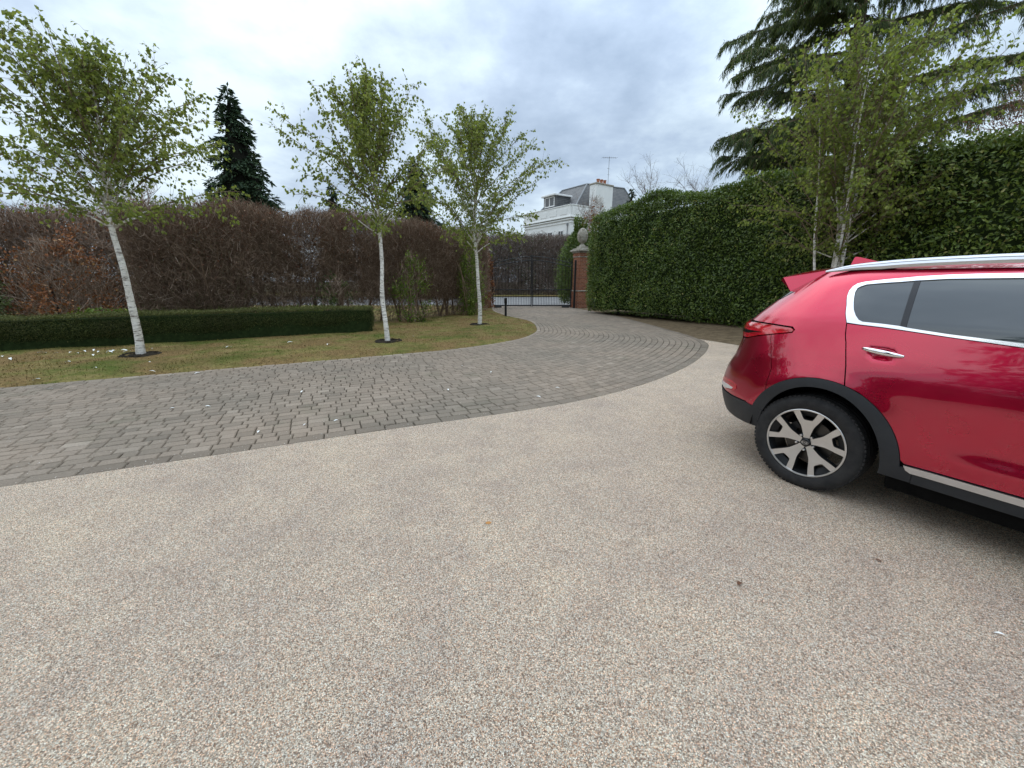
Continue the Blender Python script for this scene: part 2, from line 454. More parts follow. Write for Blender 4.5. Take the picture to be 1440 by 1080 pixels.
M = dict(
    resin=m_resin(), paver=m_paver(), lawn=m_lawn(), blade=m_blade(),
    bed=m_soil('mossy_joint', (.030, .026, .019), (.060, .052, .036)),
    soil=m_soil('bare_earth', (.085, .062, .038), (.19, .145, .092)),
    pit=m_soil('damp_soil', (.016, .013, .010), (.045, .037, .028)),
    ground=m_soil('rough_ground', (.045, .045, .022), (.10, .085, .045)),
    asphalt=m_asphalt(), birch=m_birch(), brick=m_brick(), stone=m_stone(), slate=m_slate(),
    bark=m_bark('brown_bark', (.028, .020, .014), (.085, .062, .045)),
    paint=m_paint(), glass=m_glass(), rubber=m_rubber(), clad=m_clad(),
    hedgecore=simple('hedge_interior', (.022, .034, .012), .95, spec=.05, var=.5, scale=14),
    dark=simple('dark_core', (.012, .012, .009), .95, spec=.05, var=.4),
    iron=simple('black_iron', (.012, .012, .013), .45, .3, var=.3, scale=20),
    chrome=simple('bright_chrome', (.80, .81, .83), .10, 1., var=.03),
    satin=simple('satin_silver', (.66, .68, .71), .28, 1., var=.05),
    machined=simple('machined_alloy', (.64, .635, .63), .30, .9, var=.04, scale=30),
    gunmetal=simple('dark_alloy', (.018, .019, .021), .38, .6, var=.2),
    discm=simple('brake_steel', (.09, .085, .08), .4, .9, var=.2),
    black=simple('gloss_black', (.008, .008, .009), .12, var=.2),
    under=simple('underbody', (.006, .006, .006), .9, spec=.05, var=.3),
    white=simple('white_render', (.74, .74, .72), .8, var=.05, scale=1.5),
    winframe=simple('white_frame', (.75, .75, .74), .5, var=.03),
    pane=simple('dark_pane', (.05, .06, .07), .08, var=.2),
    clay=simple('clay_pot', (.36, .14, .075), .85, var=.15, scale=10),
    feather=simple('white_feather', (.80, .80, .78), .7, var=.06, scale=30),
    deadleaf=simple('dead_leaf', (.13, .055, .026), .8, var=.3, scale=40),
    orange=simple('orange_leaf', (.42, .20, .055), .8, var=.25, scale=60),
    lead=simple('grey_lead', (.20, .21, .22), .6, var=.1),
    boxwhite=simple('pale_box', (.6, .6, .57), .6, var=.06),
    twigb=m_twig('beech_twig', [(0., (.095, .062, .042)), (.45, (.215, .145, .100)), (.8, (.34, .25, .19)), (1., (.48, .38, .30))]),
    twigg=m_twig('grey_twig', [(0., (.09, .062, .050)), (.6, (.19, .145, .118)), (1., (.32, .26, .22))]),
    twigbirch=m_twig('birch_twig', [(0., (.09, .062, .045)), (.6, (.20, .145, .10)), (1., (.36, .29, .22))]),
    birchleaf=leafmat('birch_leaf', [(0., (.085, .112, .026)), (.4, (.165, .200, .042)), (.75, (.245, .275, .062)), (1., (.36, .37, .13))], .48, .5, .3),
    birchleaf2=leafmat('bright_birch_leaf', [(0., (.080, .110, .022)), (.4, (.155, .195, .036)), (.75, (.22, .260, .052)), (1., (.35, .36, .12))], .48, .5, .3),
    laurel=leafmat('laurel_leaf', [(0., (.038, .064, .011)), (.45, (.086, .138, .021)), (.8, (.16, .222, .036)), (.97, (.23, .28, .05)), (1., (.32, .29, .09))], .28, .36, .5, (.45, (.085, .12, .024, 1), .35)),
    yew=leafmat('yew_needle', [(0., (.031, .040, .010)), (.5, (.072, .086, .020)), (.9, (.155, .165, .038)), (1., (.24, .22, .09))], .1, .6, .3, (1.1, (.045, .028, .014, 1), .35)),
    cedar=leafmat('cedar_needle', [(0., (.026, .045, .018)), (.5, (.066, .100, .030)), (.85, (.14, .18, .042)), (1., (.22, .24, .07))], .3, .6, .3),
    conif=leafmat('conifer_needle', [(0., (.018, .035, .020)), (.5, (.040, .070, .035)), (.9, (.075, .112, .05)), (1., (.12, .145, .07))], .05, .7, .25),
    copper=leafmat('copper_leaf', [(0., (.085, .030, .014)), (.5, (.20, .075, .030)), (.85, (.34, .14, .055)), (1., (.55, .33, .17))], .25, .6, .25),
    brownleaf=leafmat('dry_beech_leaf', [(0., (.075, .036, .026)), (.5, (.16, .068, .044)), (.85, (.26, .12, .07)), (1., (.48, .32, .22))], .2, .65, .25),
    fresh=leafmat('fresh_green_leaf', [(0., (.055, .085, .014)), (.5, (.115, .170, .026)), (.9, (.21, .27, .04)), (1., (.36, .38, .10))], .35, .5, .3),
    olive=leafmat('olive_leaf', [(0., (.032, .044, .016)), (.5, (.070, .090, .030)), (1., (.15, .17, .055))], .2, .6, .3),
)
# ------------------------------------------------------------------ camera, sky, sun
cam = bpy.data.cameras.new('camera'); co = bpy.data.objects.new('camera', cam); col.objects.link(co)
cam.sensor_width = 36.; cam.lens = 551. / 1440 * 36; cam.clip_start = .05; cam.clip_end = 2000
co.location = (0, 0, 1.489); co.rotation_euler = (R(90 - 14.786), 0, 0)
scene.camera = co
scene.view_settings.view_transform = 'Standard'; scene.view_settings.look = 'None'
scene.view_settings.exposure = 0.43; scene.view_settings.gamma = 1
SUN_EL, SUN_AZ = R(52), R(-25)      # azimuth from +Y towards +X

w = bpy.data.worlds.new('World'); scene.world = w; w.use_nodes = True
wt = w.node_tree; wn = wt.nodes; bg = wn['Background']
sky = wn.new('ShaderNodeTexSky'); sky.sky_type = 'NISHITA'; sky.sun_disc = False
sky.sun_elevation = SUN_EL; sky.sun_rotation = SUN_AZ; sky.air_density = 1.2; sky.dust_density = 2.5
class WT(NT):
    def __init__(s): s.t = wt; s.n = wn
W = WT()
d = W.node('ShaderNodeTexCoord').outputs['Generated']
sx = W.node('ShaderNodeSeparateXYZ'); W.set(sx.inputs[0], d)
zc = W.math('ADD', W.math('MAXIMUM', sx.outputs[2], 0.0), .22)
cv = W.node('ShaderNodeCombineXYZ'); W.set(cv.inputs[0], W.math('DIVIDE', sx.outputs[0], zc)); W.set(cv.inputs[1], W.math('DIVIDE', sx.outputs[1], zc))
n0 = W.noise(W.map(cv.outputs[0], (1, 1, 1), loc=(1.3, 0.4, 0)), .75, 3, .5)
n1 = W.noise(W.map(cv.outputs[0], (1, 1, 1), loc=(3.7, 8.1, 2)), 1.9, 7, .55)
n2 = W.noise(W.map(cv.outputs[0], (1, 1, 1), loc=(6.7, 2.1, 5)), 6., 6, .6)
f = W.math('ADD', W.math('ADD', W.math('MULTIPLY', n0, .44), W.math('MULTIPLY', n1, .44)), W.math('MULTIPLY', n2, .12))
cl = W.ramp(f, [(.37, (2.75, 3.6, 4.8)), (.44, (3.7, 4.65, 5.95)), (.50, (5.0, 6.1, 7.2)), (.57, (6.6, 7.75, 8.6))])
# an overcast sky is brighter overhead than at the horizon
el = W.ramp(sx.outputs[2], [(.0, .98), (.3, 1.0), (.5, 1.35), (.75, 2.1), (1., 2.7)])
cl = W.mix(1., cl, el, 'MULTIPLY')
sk = W.mix(.88, sky.outputs[0], cl)
W.set(bg.inputs['Color'], sk); bg.inputs['Strength'].default_value = .1

sun = bpy.data.lights.new('sun', 'SUN'); so = bpy.data.objects.new('sun', sun); col.objects.link(so)
sun.energy = 1.0; sun.angle = R(150); sun.color = (1, .90, .76)
so.rotation_euler = (math.pi / 2 - SUN_EL, 0, math.pi - SUN_AZ)

# ------------------------------------------------------------------ the ground
def sheet(name, poly, z, mat, step=None, bumpf=None, holes=()):
    if step: V2, T, L = fill(poly, step, holes)
    else:
        V2, T, L = fill(poly, 1e3)
    Z = np.full(len(V2), z)
    if bumpf: Z = Z + bumpf(V2[:, 0], V2[:, 1])
    o = mk(name, np.c_[V2, Z], [T], mat, smooth=bool(bumpf))
    return tag(o, kind='structure')

G = 420.
sheet('ground', [(-G, -G), (G, -G), (G, G), (-G, G)], -.07, M['ground'])

# inner (lawn) and outer edge of the block paved drive, paired points
IN = [(-13.5, 2.05), (-9.6, 4.20), (-5.67, 6.34), (-3.35, 7.56), (-1.29, 8.75), (0.0, 10.05), (.58, 11.3), (.80, 12.75), (.66, 15.1), (-.20, 17.3), (-.9, 20.0), (-1.15, 22.6), (-1.2, 24.3)]
OU = [(-11.4, -.87), (-7.6, .88), (-3.82, 2.63), (-1.63, 3.64), (.95, 4.85), (2.82, 6.50), (4.30, 8.55), (4.93, 10.2), (4.88, 13.2), (4.55, 17.0), (3.98, 20.2), (3.45, 22.6), (3.40, 24.3)]
ci, cu = crom(IN, 14), crom(OU, 14)

resin_poly = [tuple(p) for p in cu[:99:3]] + [(4.93, 10.25), (5.36, 9.31), (5.55, 8.6), (7.6, 4.6), (10.2, -.3), (12.6, -6), (12.6, -26), (-42, -26), (-42, -15.)]
sheet('resin_driveway', resin_poly, 0.0, M['resin'])
bedp = [tuple(p) for p in cu] + [tuple(p) for p in ci[::-1]]
sheet('paving_bed', bedp, -.016, M['bed'])

def lawn_z(x, y):
    d = np.full(len(x), 9.)
    P = np.stack([x, y], 1)
    for a, b in zip(ci[:-1:2], ci[2::2]):
        t = np.clip(((P - a) @ (b - a)) / ((b - a) @ (b - a) + 1e-9), 0, 1)
        d = np.minimum(d, np.linalg.norm(P - (a + t[:, None] * (b - a)), axis=1))
    e = np.clip(d / .5, 0, 1)
    return .045 * e + e * (.03 * (vnoise(x * 1.3, y * 1.3, 2) - .5) + .025 * (vnoise(x * 4, y * 4, 5) - .5))
lawn_poly = [tuple(p) for p in ci] + [(-2.2, 24.3), (-30, 24.3), (-30, -6.9)]
sheet('lawn', lawn_poly, -.004, M['lawn'], .22, lawn_z)

# blades of grass on the part of the lawn in front of the hedges
N = 90000
bx_, by_ = rng.uniform(-14, 1.0, N), rng.uniform(1.8, 20.5, N)
PB = np.stack([bx_, by_], 1)
front = inpoly(PB, [tuple(p) for p in ci] + [(-1.5, 21), (-1.75, 18.6), (-3.7, 15.5), (-4.6, 12.4), (-12., 8.2), (-13.9, 3.0)])
PB = PB[front]
ring = np.ones(len(PB), bool)
for c in ((-7.51, 7.8), (-3.07, 9.65), (-1.12, 13.45)): ring &= np.linalg.norm(PB - c, axis=1) > .30
PB = PB[ring]; n = len(PB)
z = lawn_z(PB[:, 0], PB[:, 1]) - .006
a = rng.random(n) * 6.28; hgt = rng.uniform(.012, .034, n) * (.6 + .8 * vnoise(PB[:, 0] * 2, PB[:, 1] * 2, 8)); wd = rng.uniform(.004, .009, n)
B0 = np.c_[PB, z]; lean = rng.normal(0, .014, (n, 2))
V = np.stack([B0 + np.c_[np.cos(a) * wd, np.sin(a) * wd, 0 * a], B0 - np.c_[np.cos(a) * wd, np.sin(a) * wd, 0 * a], B0 + np.c_[lean, hgt]], 1).reshape(-1, 3)
o = mk('grass', V, [np.arange(3 * n).reshape(-1, 3)], M['blade'], rnd=np.repeat(rng.random(n), 3))
tag(o, 'short mown mossy grass of the olive brown lawn', 'grass', kind='stuff')

# bare earth strip under the tall hedge
def soil_z(x, y):
    d = np.clip((x - (5.0 + np.clip(10.2 - y, 0, 20) * .51)) / 2.5, 0, 1)
    return .11 * d + .035 * (vnoise(x * 2.2, y * 2.2, 3) - .5) * np.clip(d * 6, 0, 1) + .02 * (vnoise(x * 7, y * 7, 4) - .5) * np.clip(d * 6, 0, 1)
soil_poly = [tuple(p) for p in cu[98:155:3]] + [(3.9, 23), (24, 23), (24, -10), (13.9, -10), (12.6, -6), (10.2, -.3), (7.6, 4.6), (5.55, 8.6), (5.36, 9.31)]
sheet('soil_bed', soil_poly, -.006, M['soil'], .3, soil_z)

# public road beyond the gate and its verge
sheet('road', [(-120, 24.3), (120, 24.3), (120, 38.2), (-120, 38.2)], -.03, M['asphalt'])
sheet('verge', [(-120, 38.2), (120, 38.2), (120, 52), (-120, 52)], .05, M['lawn'])

# the paving itself: every block has its own chamfer, height and shade
mb = MB()
def row_curve(t): return ci * (1 - t) + cu * t
wid = 4.35
ts = []
edge_in, edge_out = .12, .15
rows = 31
y0 = edge_in; 
bounds = [0, edge_in] + list(np.linspace(edge_in, wid - edge_out, rows + 1)[1:]) + [wid]
seg = np.concatenate([[0], np.cumsum(np.linalg.norm(np.diff(row_curve(.5), axis=0), axis=1))])
BV = []; BR = []
for k in range(len(bounds) - 1):
    t0, t1 = bounds[k] / wid, bounds[k + 1] / wid
    ca, cb = row_curve(t0), row_curve(t1); cm = (ca + cb) / 2
    s = np.concatenate([[0], np.cumsum(np.linalg.norm(np.diff(cm, axis=0), axis=1))])
    pos = [rng.uniform(0, .2)]
    while pos[-1] < s[-1]:
        if k in (0,): pos.append(pos[-1] + .21)
        elif k == len(bounds) - 2: pos.append(pos[-1] + rng.choice([.29, .30, .31]))
        else: pos.append(pos[-1] + rng.choice([.125, .16, .19, .215], p=[.2, .35, .3, .15]))
    pos = np.array([p for p in pos if p < s[-1]])
    A0 = np.stack([np.interp(pos, s, ca[:, i]) for i in (0, 1)], 1); B1 = np.stack([np.interp(pos, s, cb[:, i]) for i in (0, 1)], 1)
    q = np.stack([A0[:-1], A0[1:], B1[1:], B1[:-1]], 1)     # N,4,2
    BV.append(q)
    r = rng.normal(.5, .13, len(q))
    if k == len(bounds) - 2: r = rng.normal(.22, .08, len(q))
    if k == 0: r = rng.normal(.72, .12, len(q))
    BR.append(np.clip(r, 0, 1))
Q = np.concatenate(BV); RN = np.concatenate(BR)
c = Q.mean(1, keepdims=True)
def inset(Q, d):
    e = unit(np.roll(Q, -1, 1) - Q); ep = unit(Q - np.roll(Q, 1, 1))
    return Q + d * (e - ep)
gap = .0042
n = len(Q)
low = inset(Q, gap); top = inset(Q, gap + .007) + rng.normal(0, .0015, (n, 4, 2))
zt = rng.normal(.001, .0014, (n, 1)) + rng.normal(0, .001, (n, 4))
V = np.concatenate([np.concatenate([low, np.full((n, 4, 1), -.05)], 2), np.concatenate([low, (zt - .009)[..., None]], 2), np.concatenate([top, zt[..., None]], 2)], 1)
i = (np.arange(n) * 12)[:, None]
F = [i + np.array([[8, 9, 10, 11]])]
for l in (0, 4):
    for j in range(4):
        k = (j + 1) % 4
        F.append(i + np.array([[l + j, l + k, l + 4 + k, l + 4 + j]]))
F = np.concatenate(F)
# face up check
v = V.reshape(-1, 3); f0 = F[0]
nz = np.cross(v[f0[1]] - v[f0[0]], v[f0[2]] - v[f0[0]])[2]
if nz < 0: F = F[:, ::-1]
o = mk('paved_drive', v, [F], M['paver'], rnd=np.repeat(RN, 12)); tag(o, kind='structure')

# round soil rings where the birches stand in the lawn
for k, (x, y) in enumerate(((-7.51, 7.8), (-3.07, 9.65), (-1.12, 13.45))):
    mb = MB(); nn = 40; a = np.arange(nn) * 2 * np.pi / nn
    base = float(lawn_z(np.array([x]), np.array([y]))[0])
    prof = [(.02, .02), (.14, .012), (.235, -.004), (.265, .028), (.30, .020), (.34, -.02)]
    P = []
    for r_, z_ in prof:
        rr = r_ + (.018 * np.sin(a * 3 + k) + rng.normal(0, .009, nn)) * (r_ > .1)
        P.append(np.c_[x + rr * np.cos(a) * 1.05, y + rr * np.sin(a), np.full(nn, base + z_) + rng.normal(0, .006, nn)])
    m_ = len(prof); ii = np.arange(m_ - 1)[:, None] * nn; jj = np.arange(nn)[None]; kk = (jj + 1) % nn
    mb.add(np.concatenate(P), [np.stack([ii + jj, ii + nn + jj, ii + nn + kk, ii + kk], -1).reshape(-1, 4)[:, ::-1]])
    o = mb.build('soil_ring', M['pit']); tag(o, kind='structure')
# ------------------------------------------------------------------ the car (x forward from the rear axle, y left, z up)
car = empty('parked_car', (2.897, 3.125, 0), 0, 'red metallic sports utility car with silver roof rails, parked by the tall hedge', 'car')
CA = .5515
car.rotation_euler = (0, 0, math.atan2(-math.cos(CA), math.sin(CA)))

def _ip(tab):
    zs = np.array([t[0] for t in tab]); vs = np.array([t[1] for t in tab])
    h = np.diff(zs); d = np.diff(vs) / h
    m = np.zeros_like(vs); m[0] = d[0]; m[-1] = d[-1]
    for i in range(1, len(vs) - 1): m[i] = 0 if d[i - 1] * d[i] <= 0 else 2 * d[i - 1] * d[i] / (d[i - 1] + d[i])
    def g(z):
        z = np.clip(np.asarray(z, float), zs[0], zs[-1])
        i = np.clip(np.searchsorted(zs, z) - 1, 0, len(h) - 1); t = (z - zs[i]) / h[i]
        return ((1 + 2 * t) * (1 - t) ** 2) * vs[i] + t * (1 - t) ** 2 * h[i] * m[i] + t * t * (3 - 2 * t) * vs[i + 1] + t * t * (t - 1) * h[i] * m[i + 1]
    return g
XR = _ip([(.18, -.70), (.30, -.86), (.45, -.945), (.58, -.97), (.72, -.945), (.85, -.885), (1.0, -.85), (1.12, -.84), (1.18, -.79), (1.28, -.69), (1.40, -.56), (1.50, -.46), (1.56, -.40)])
XF = _ip([(.18, 3.40), (.30, 3.50), (.5, 3.57), (.7, 3.56), (.85, 3.48), (.93, 3.30), (1.0, 2.95), (1.05, 2.55), (1.09, 2.28), (1.25, 1.95), (1.40, 1.64), (1.50, 1.44), (1.56, 1.32)])
WW = _ip([(.18, .875), (.30, .918), (.42, .930), (.55, .938), (.68, .942), (.80, .938), (.90, .928), (1.0, .908), (1.10, .882), (1.19, .857), (1.22, .847), (1.30, .806), (1.40, .748), (1.48, .695), (1.53, .652), (1.56, .612)])
QR, QF, QMIN, QMAX = .25, 1.30, -1.35, 4.4
def S(q, z):
    q, z = np.broadcast_arrays(np.asarray(q, float), np.asarray(z, float))
    w = WW(z); xr = XR(z); xf = XF(z); n = 2.7
    ph = np.clip((QR - q) / (QR - QMIN), 0, 1) * np.pi / 2
    g = np.sin(ph) ** .8
    xa = QR - (QR - xr) * g; ya = w * np.clip(1 - g ** n, 0, 1) ** (1 / n)
    ph2 = np.clip((q - QF) / (QMAX - QF), 0, 1) * np.pi / 2
    g2 = np.sin(ph2) ** .9; n2 = 4.2
    xb = QF + (xf - QF) * g2; yb = w * np.clip(1 - g2 ** n2, 0, 1) ** (1 / n2)
    x = np.where(q < QR, xa, np.where(q > QF, xb, q)); y = np.where(q < QR, ya, np.where(q > QF, yb, w))
    for cx in (0., 2.67):
        r = np.hypot(x - cx, z - .345)
        y = y + .016 * np.exp(-((r - .45) / .10) ** 2) * np.clip((z - .25) / .2, 0, 1) * np.clip(y / .7, 0, 1)
    def sm(v): v = np.clip(v, 0, 1); return v * v * (3 - 2 * v)
    y = y - .020 * np.exp(-((z - .62) / .13) ** 2) * sm((x - .50) / .4) * sm((2.20 - x) / .4)
    y = y + .010 * np.exp(-((z - .50) / .05) ** 2) * sm((x - .55) / .35) * sm((2.15 - x) / .35)
    for hx in (.305, 1.34):    # finger scoops behind the handles
        y = y - .022 * np.exp(-((x - hx) / .055) ** 4 - ((z - 1.040) / .024) ** 2)
    return np.stack([x, y, z], -1)
def q_of(x, z):
    x = np.asarray(x, float); z = np.asarray(z, float)
    gr_ = np.clip((QR - x) / (QR - XR(z)), 0, 1); qr = QR - np.arcsin(gr_ ** (1 / .8)) / (np.pi / 2) * (QR - QMIN)
    gf = np.clip((x - QF) / (XF(z) - QF), 0, 1); qf = QF + np.arcsin(gf ** (1 / .9)) / (np.pi / 2) * (QMAX - QF)
    return np.where(x < QR, qr, np.where(x > QF, qf, x))
def Snorm(q, z):
    e = 2e-3
    q1, q0 = np.minimum(q + e, QMAX), np.maximum(q - e, QMIN); z1, z0 = np.minimum(z + e, 1.56), np.maximum(z - e, .18)
    n = np.cross(S(q1, z) - S(q0, z), S(q, z1) - S(q, z0))
    n = unit(n)
    flip = (n[:, 1] < -1e-6) & (np.abs(n[:, 1]) > .2)
    c = S(q, z) - np.array([1.2, 0, .7]); s_ = np.sign((n * c * np.array([1, 1, .3])).sum(1))
    return n * np.where(s_ == 0, 1, s_)[:, None]

def inset_poly(P, d):
    P = np.array(P, float)
    a = np.roll(P, 1, 0); b = np.roll(P, -1, 0)
    ar = (P[:, 0] * b[:, 1] - b[:, 0] * P[:, 1]).sum()
    e0 = unit(P - a); e1 = unit(b - P)
    n0 = np.stack([-e0[:, 1], e0[:, 0]], 1); n1 = np.stack([-e1[:, 1], e1[:, 0]], 1)
    nn = unit(n0 + n1); k = 1 / np.clip((nn * n0).sum(1), .5, 1)
    return P + np.sign(ar) * nn * (d * k)[:, None]

def panel(name, poly, mat, parent=None, off=0., gap=.0022, step=.035, skirt=.016, holes=(), sides=(-1, 1), label=None, crown=0.):
    """a body panel: polygon in shell coordinates, laid on the shell with a returned edge; built once per side of the car"""
    poly = np.array(poly, float)
    if gap: poly = inset_poly(poly, gap)
    # ends on the centre line stay there
    V2, T, L = fill(poly, step, holes)
    q, z = np.clip(V2[:, 0], QMIN, QMAX), np.clip(V2[:, 1], .18, 1.56)
    P = S(q, z); Nn = Snorm(q, z)
    rim = np.zeros(len(V2), bool)
    for l in L: rim[l] = True
    lift = off
    if crown:
        d = np.full(len(V2), 9.)
        for l in L:
            a = V2[l]; b = np.roll(a, -1, 0)
            for p0, p1 in zip(a, b):
                t = np.clip(((V2 - p0) @ (p1 - p0)) / ((p1 - p0) @ (p1 - p0) + 1e-12), 0, 1)
                d = np.minimum(d, np.linalg.norm(V2 - (p0 + t[:, None] * (p1 - p0)), axis=1))
        lift = off - crown * np.clip(1 - d / .02, 0, 1)
        lift = lift[:, None]
    P = P + Nn * lift
    objs = []
    for sd in sides:
        fl = np.array([1, sd, 1.])
        VV = [P * fl]; NN = [Nn * fl]; F = [T if sd > 0 else T[:, ::-1]]
        # orientation: normal must point out
        v = VV[0]; fn = np.cross(v[F[0][:, 1]] - v[F[0][:, 0]], v[F[0][:, 2]] - v[F[0][:, 0]])
        if (fn * NN[0][F[0][:, 0]]).sum() < 0: F[0] = F[0][:, ::-1]
        nv = len(P); F4 = []
        for l in L:
            A0 = P[l]; n0 = Nn[l]
            t = np.roll(A0, -1, 0) - np.roll(A0, 1, 0); out = unit(np.cross(t, n0))
            ctr = A0.mean(0); 
            a1 = A0 - n0 * skirt
            VV += [A0 * fl, a1 * fl]; NN += [unit(out + .3 * n0) * fl] * 2
            k = np.arange(len(l)); k2 = (k + 1) % len(l)
            F4.append(np.stack([nv + k, nv + k2, nv + len(l) + k2, nv + len(l) + k], 1)); nv += 2 * len(l)
        o = mk(name, np.concatenate(VV), [F[0], np.concatenate(F4)], mat, parent or car, smooth=True, normals=np.concatenate(NN))
        if label: o['label'] = label
        objs.append(o)
    return objs

def arc(cx, rx, rz, a0, a1, n=22, cz=.345):
    a = np.radians(np.linspace(a0, a1, n)); x = cx + rx * np.cos(a); z_ = cz + rz * np.sin(a)
    return [(float(q), float(zz)) for q, zz in zip(q_of(x, z_), z_)]
AX, AOX, AOZ, AIX, AIZ = .045, .478, .495, .385, .432
FX = 2.67
# --- inner shell so that gaps read dark, with the wheel openings cut away
qs = np.linspace(QMIN, QMAX, 150); zs = np.linspace(.2, 1.555, 48)
QQ, ZZ = np.meshgrid(qs, zs, indexing='ij'); P = S(QQ, ZZ)
Nn = Snorm(QQ.ravel(), ZZ.ravel()).reshape(P.shape); P = P - Nn * .013
a_, b_ = P.shape[:2]
I = np.arange(a_ * b_).reshape(a_, b_); F = np.stack([I[:-1, :-1], I[1:, :-1], I[1:, 1:], I[:-1, 1:]], -1).reshape(-1, 4)
cc = P.reshape(-1, 3)[F].mean(1)
keep = (np.hypot((cc[:, 0] - AX), cc[:, 2] - .345) > .44) & (np.hypot(cc[:, 0] - FX, cc[:, 2] - .345) > .42) & ~((np.minimum(abs(cc[:, 0] - AX), abs(cc[:, 0] - FX)) < .42) & (cc[:, 2] < .4)) & (cc[:, 2] > np.where((cc[:, 0] < 0) | (cc[:, 0] > FX), .46, .2))
F = F[keep]; V = P.reshape(-1, 3)
body = mk('body', np.concatenate([V, V * [1, -1, 1]]), [np.concatenate([F, F[:, ::-1] + len(V)])], M['under'], car, smooth=False)
# floor pan and wheel housings
mb = MB(); mb.box((1.33, 0, .30), (1.75, 1.72, .16)); mb.box((-.50, 0, .44), (.30, 1.10, .12)); mb.box((3.15, 0, .30), (.3, 1.4, .2)); mb.box((1.33, 0, .60), (4.0, 1.05, .5))
for cx in (AX, FX):
    for sd in (-1, 1):
        a = np.radians(np.linspace(2, 178, 24)); 
        for y0_, y1_, r_ in ((.50, .885, .445),):
            A0 = np.c_[cx + r_ * np.cos(a), np.full(24, sd * y0_), .345 + r_ * np.sin(a)]; A1 = A0.copy(); A1[:, 1] = sd * y1_
            k = np.arange(23); mb.add(np.concatenate([A0, A1]), [np.stack([k, k + 1, k + 25, k + 24], 1)])
            mb.add(np.concatenate([A0, [[cx, sd * y0_, .30]]]), [np.stack([k, k + 1, np.full(23, 24)], 1)])
mb.build('underbody', M['under'], car)

# --- panels
lamp_low = [(-.118, 1.140), (-.126, 1.118), (-.205, 1.103), (-.291, 1.085), (-.455, 1.054), (-.618, 1.021), (-.738, 1.015), (-.98, 1.018)]
lamp_top = [(-.98, 1.138), (-.80, 1.147), (-.61, 1.160), (-.350, 1.161), (-.151, 1.156)]
dlo = [(.139, 1.218), (.107, 1.275), (.081, 1.327), (.043, 1.383), (.026, 1.420), (.026, 1.449), (.043, 1.469), (.086, 1.481), (.215, 1.498), (.329, 1.513), (.449, 1.521), (.561, 1.525), (.727, 1.527), (1.1, 1.523), (1.33, 1.500)]
dlo_f = [(1.50, 1.42), (1.75, 1.28), (2.0, 1.15), (2.06, 1.10)]
belt = [(1.6, 1.113), (1.06, 1.144), (.829, 1.159), (.556, 1.181), (.371, 1.198), (.198, 1.212)]
seam = [(-.291, 1.083), (-.285, 1.05), (-.235, .95), (-.182, .838), (-.160, .770)]
oa = arc(AX, AOX, AOZ, 5, 162, 34)          # front foot -> rear
oa = np.array(oa)
def arc_between(x0, x1):     # outer arch points with x between, going rear->front
    pts = [p for p in oa[::-1] if x0 < p[0] < x1]; return [tuple(p) for p in pts]
def zarc(q): 
    i = np.argsort(oa[:, 0]); return float(np.interp(q, oa[i, 0], oa[i, 1]))
i0 = oa[oa[:, 0] < .1]; 
def zarc_front(q): m = oa[oa[:, 0] > -.35]; m = m[np.argsort(m[:, 0])]; return float(np.interp(q, m[:, 0], m[:, 1]))
sq = -.152
quarter = [(sq, zarc_front(sq))] + arc_between(sq + .005, .212) + [(.215, zarc_front(.215)), (.198, .95), (.172, 1.093)] + dlo + dlo_f[:1] + [(1.50, 1.47), (1.36, 1.552), (1.0, 1.559), (-.400, 1.559), (-.462, 1.533), (-.590, 1.406), (-.699, 1.342), (-.760, 1.34), (-.775, 1.165), (-.61, 1.164), (-.350, 1.165), (-.151, 1.160), (-.118, 1.140)] + lamp_low[1:4] + seam[1:-1]
panel('quarter_panel', quarter, M['paint'], step=.03)
bumper = [(QMIN, .540), (-.738, .537), (-.492, .529), (-.310, .532)] + arc_between(-.303, sq - .005) + [(sq, zarc_front(sq))] + seam[::-1][1:-1] + lamp_low[3:6] + [(-.738, 1.011), (-.86, 1.011), (-.87, .80), (QMIN, .80)]
panel('rear_bumper', bumper, M['paint'], step=.03)
panel('lower_bumper', [(QMIN, .43), (-.92, .42), (-.805, .392), (-.765, .352), (-.48, .346)] + arc(AX, AIX, AIZ, 179, 158, 8) + [(-.303, .528), (-.492, .524), (-.738, .532), (QMIN, .535)], M['clad'], off=.008, step=.04, skirt=.05)
panel('tailgate', [(QMIN, .803), (-.875, .803), (-.865, 1.012), (-.985, 1.012), (-.985, 1.146), (-.80, 1.155), (-.74, 1.163), (QMIN, 1.163)], M['paint'], step=.05)
panel('rear_window', [(QMIN, 1.168), (-.780, 1.168), (-.765, 1.345), (-.745, 1.50), (QMIN, 1.50)], M['glass'], off=-.002, step=.05)
panel('corner_trim', [(-.760, 1.345), (-.699, 1.346), (-.594, 1.410), (-.50, 1.50), (-.74, 1.50)], M['black'], off=.002, step=.05)
lampm = NT('red_lamp_glass'); lampm.P(Base__Color=lampm.ramp(lampm.noise(lampm.map(lampm.obj(), (3, 3, 60)), 1., 2), [(.4, (.34, .004, .012)), (.6, (.62, .012, .03))]), Roughness=.06, Coat__Weight=1., IOR=1.6); lampm = lampm.m
tl = panel('tail_lamp', lamp_low + lamp_top, lampm, off=.010, gap=.006, step=.03, skirt=.02, crown=.007)
for o, sd in zip(tl, (-1, 1)):
    pass
panel('lamp_band', [(-.40, 1.094), (-.62, 1.060), (-.95, 1.052), (-.95, 1.080), (-.62, 1.090)], M['black'], off=.0125, step=.04, skirt=.003)
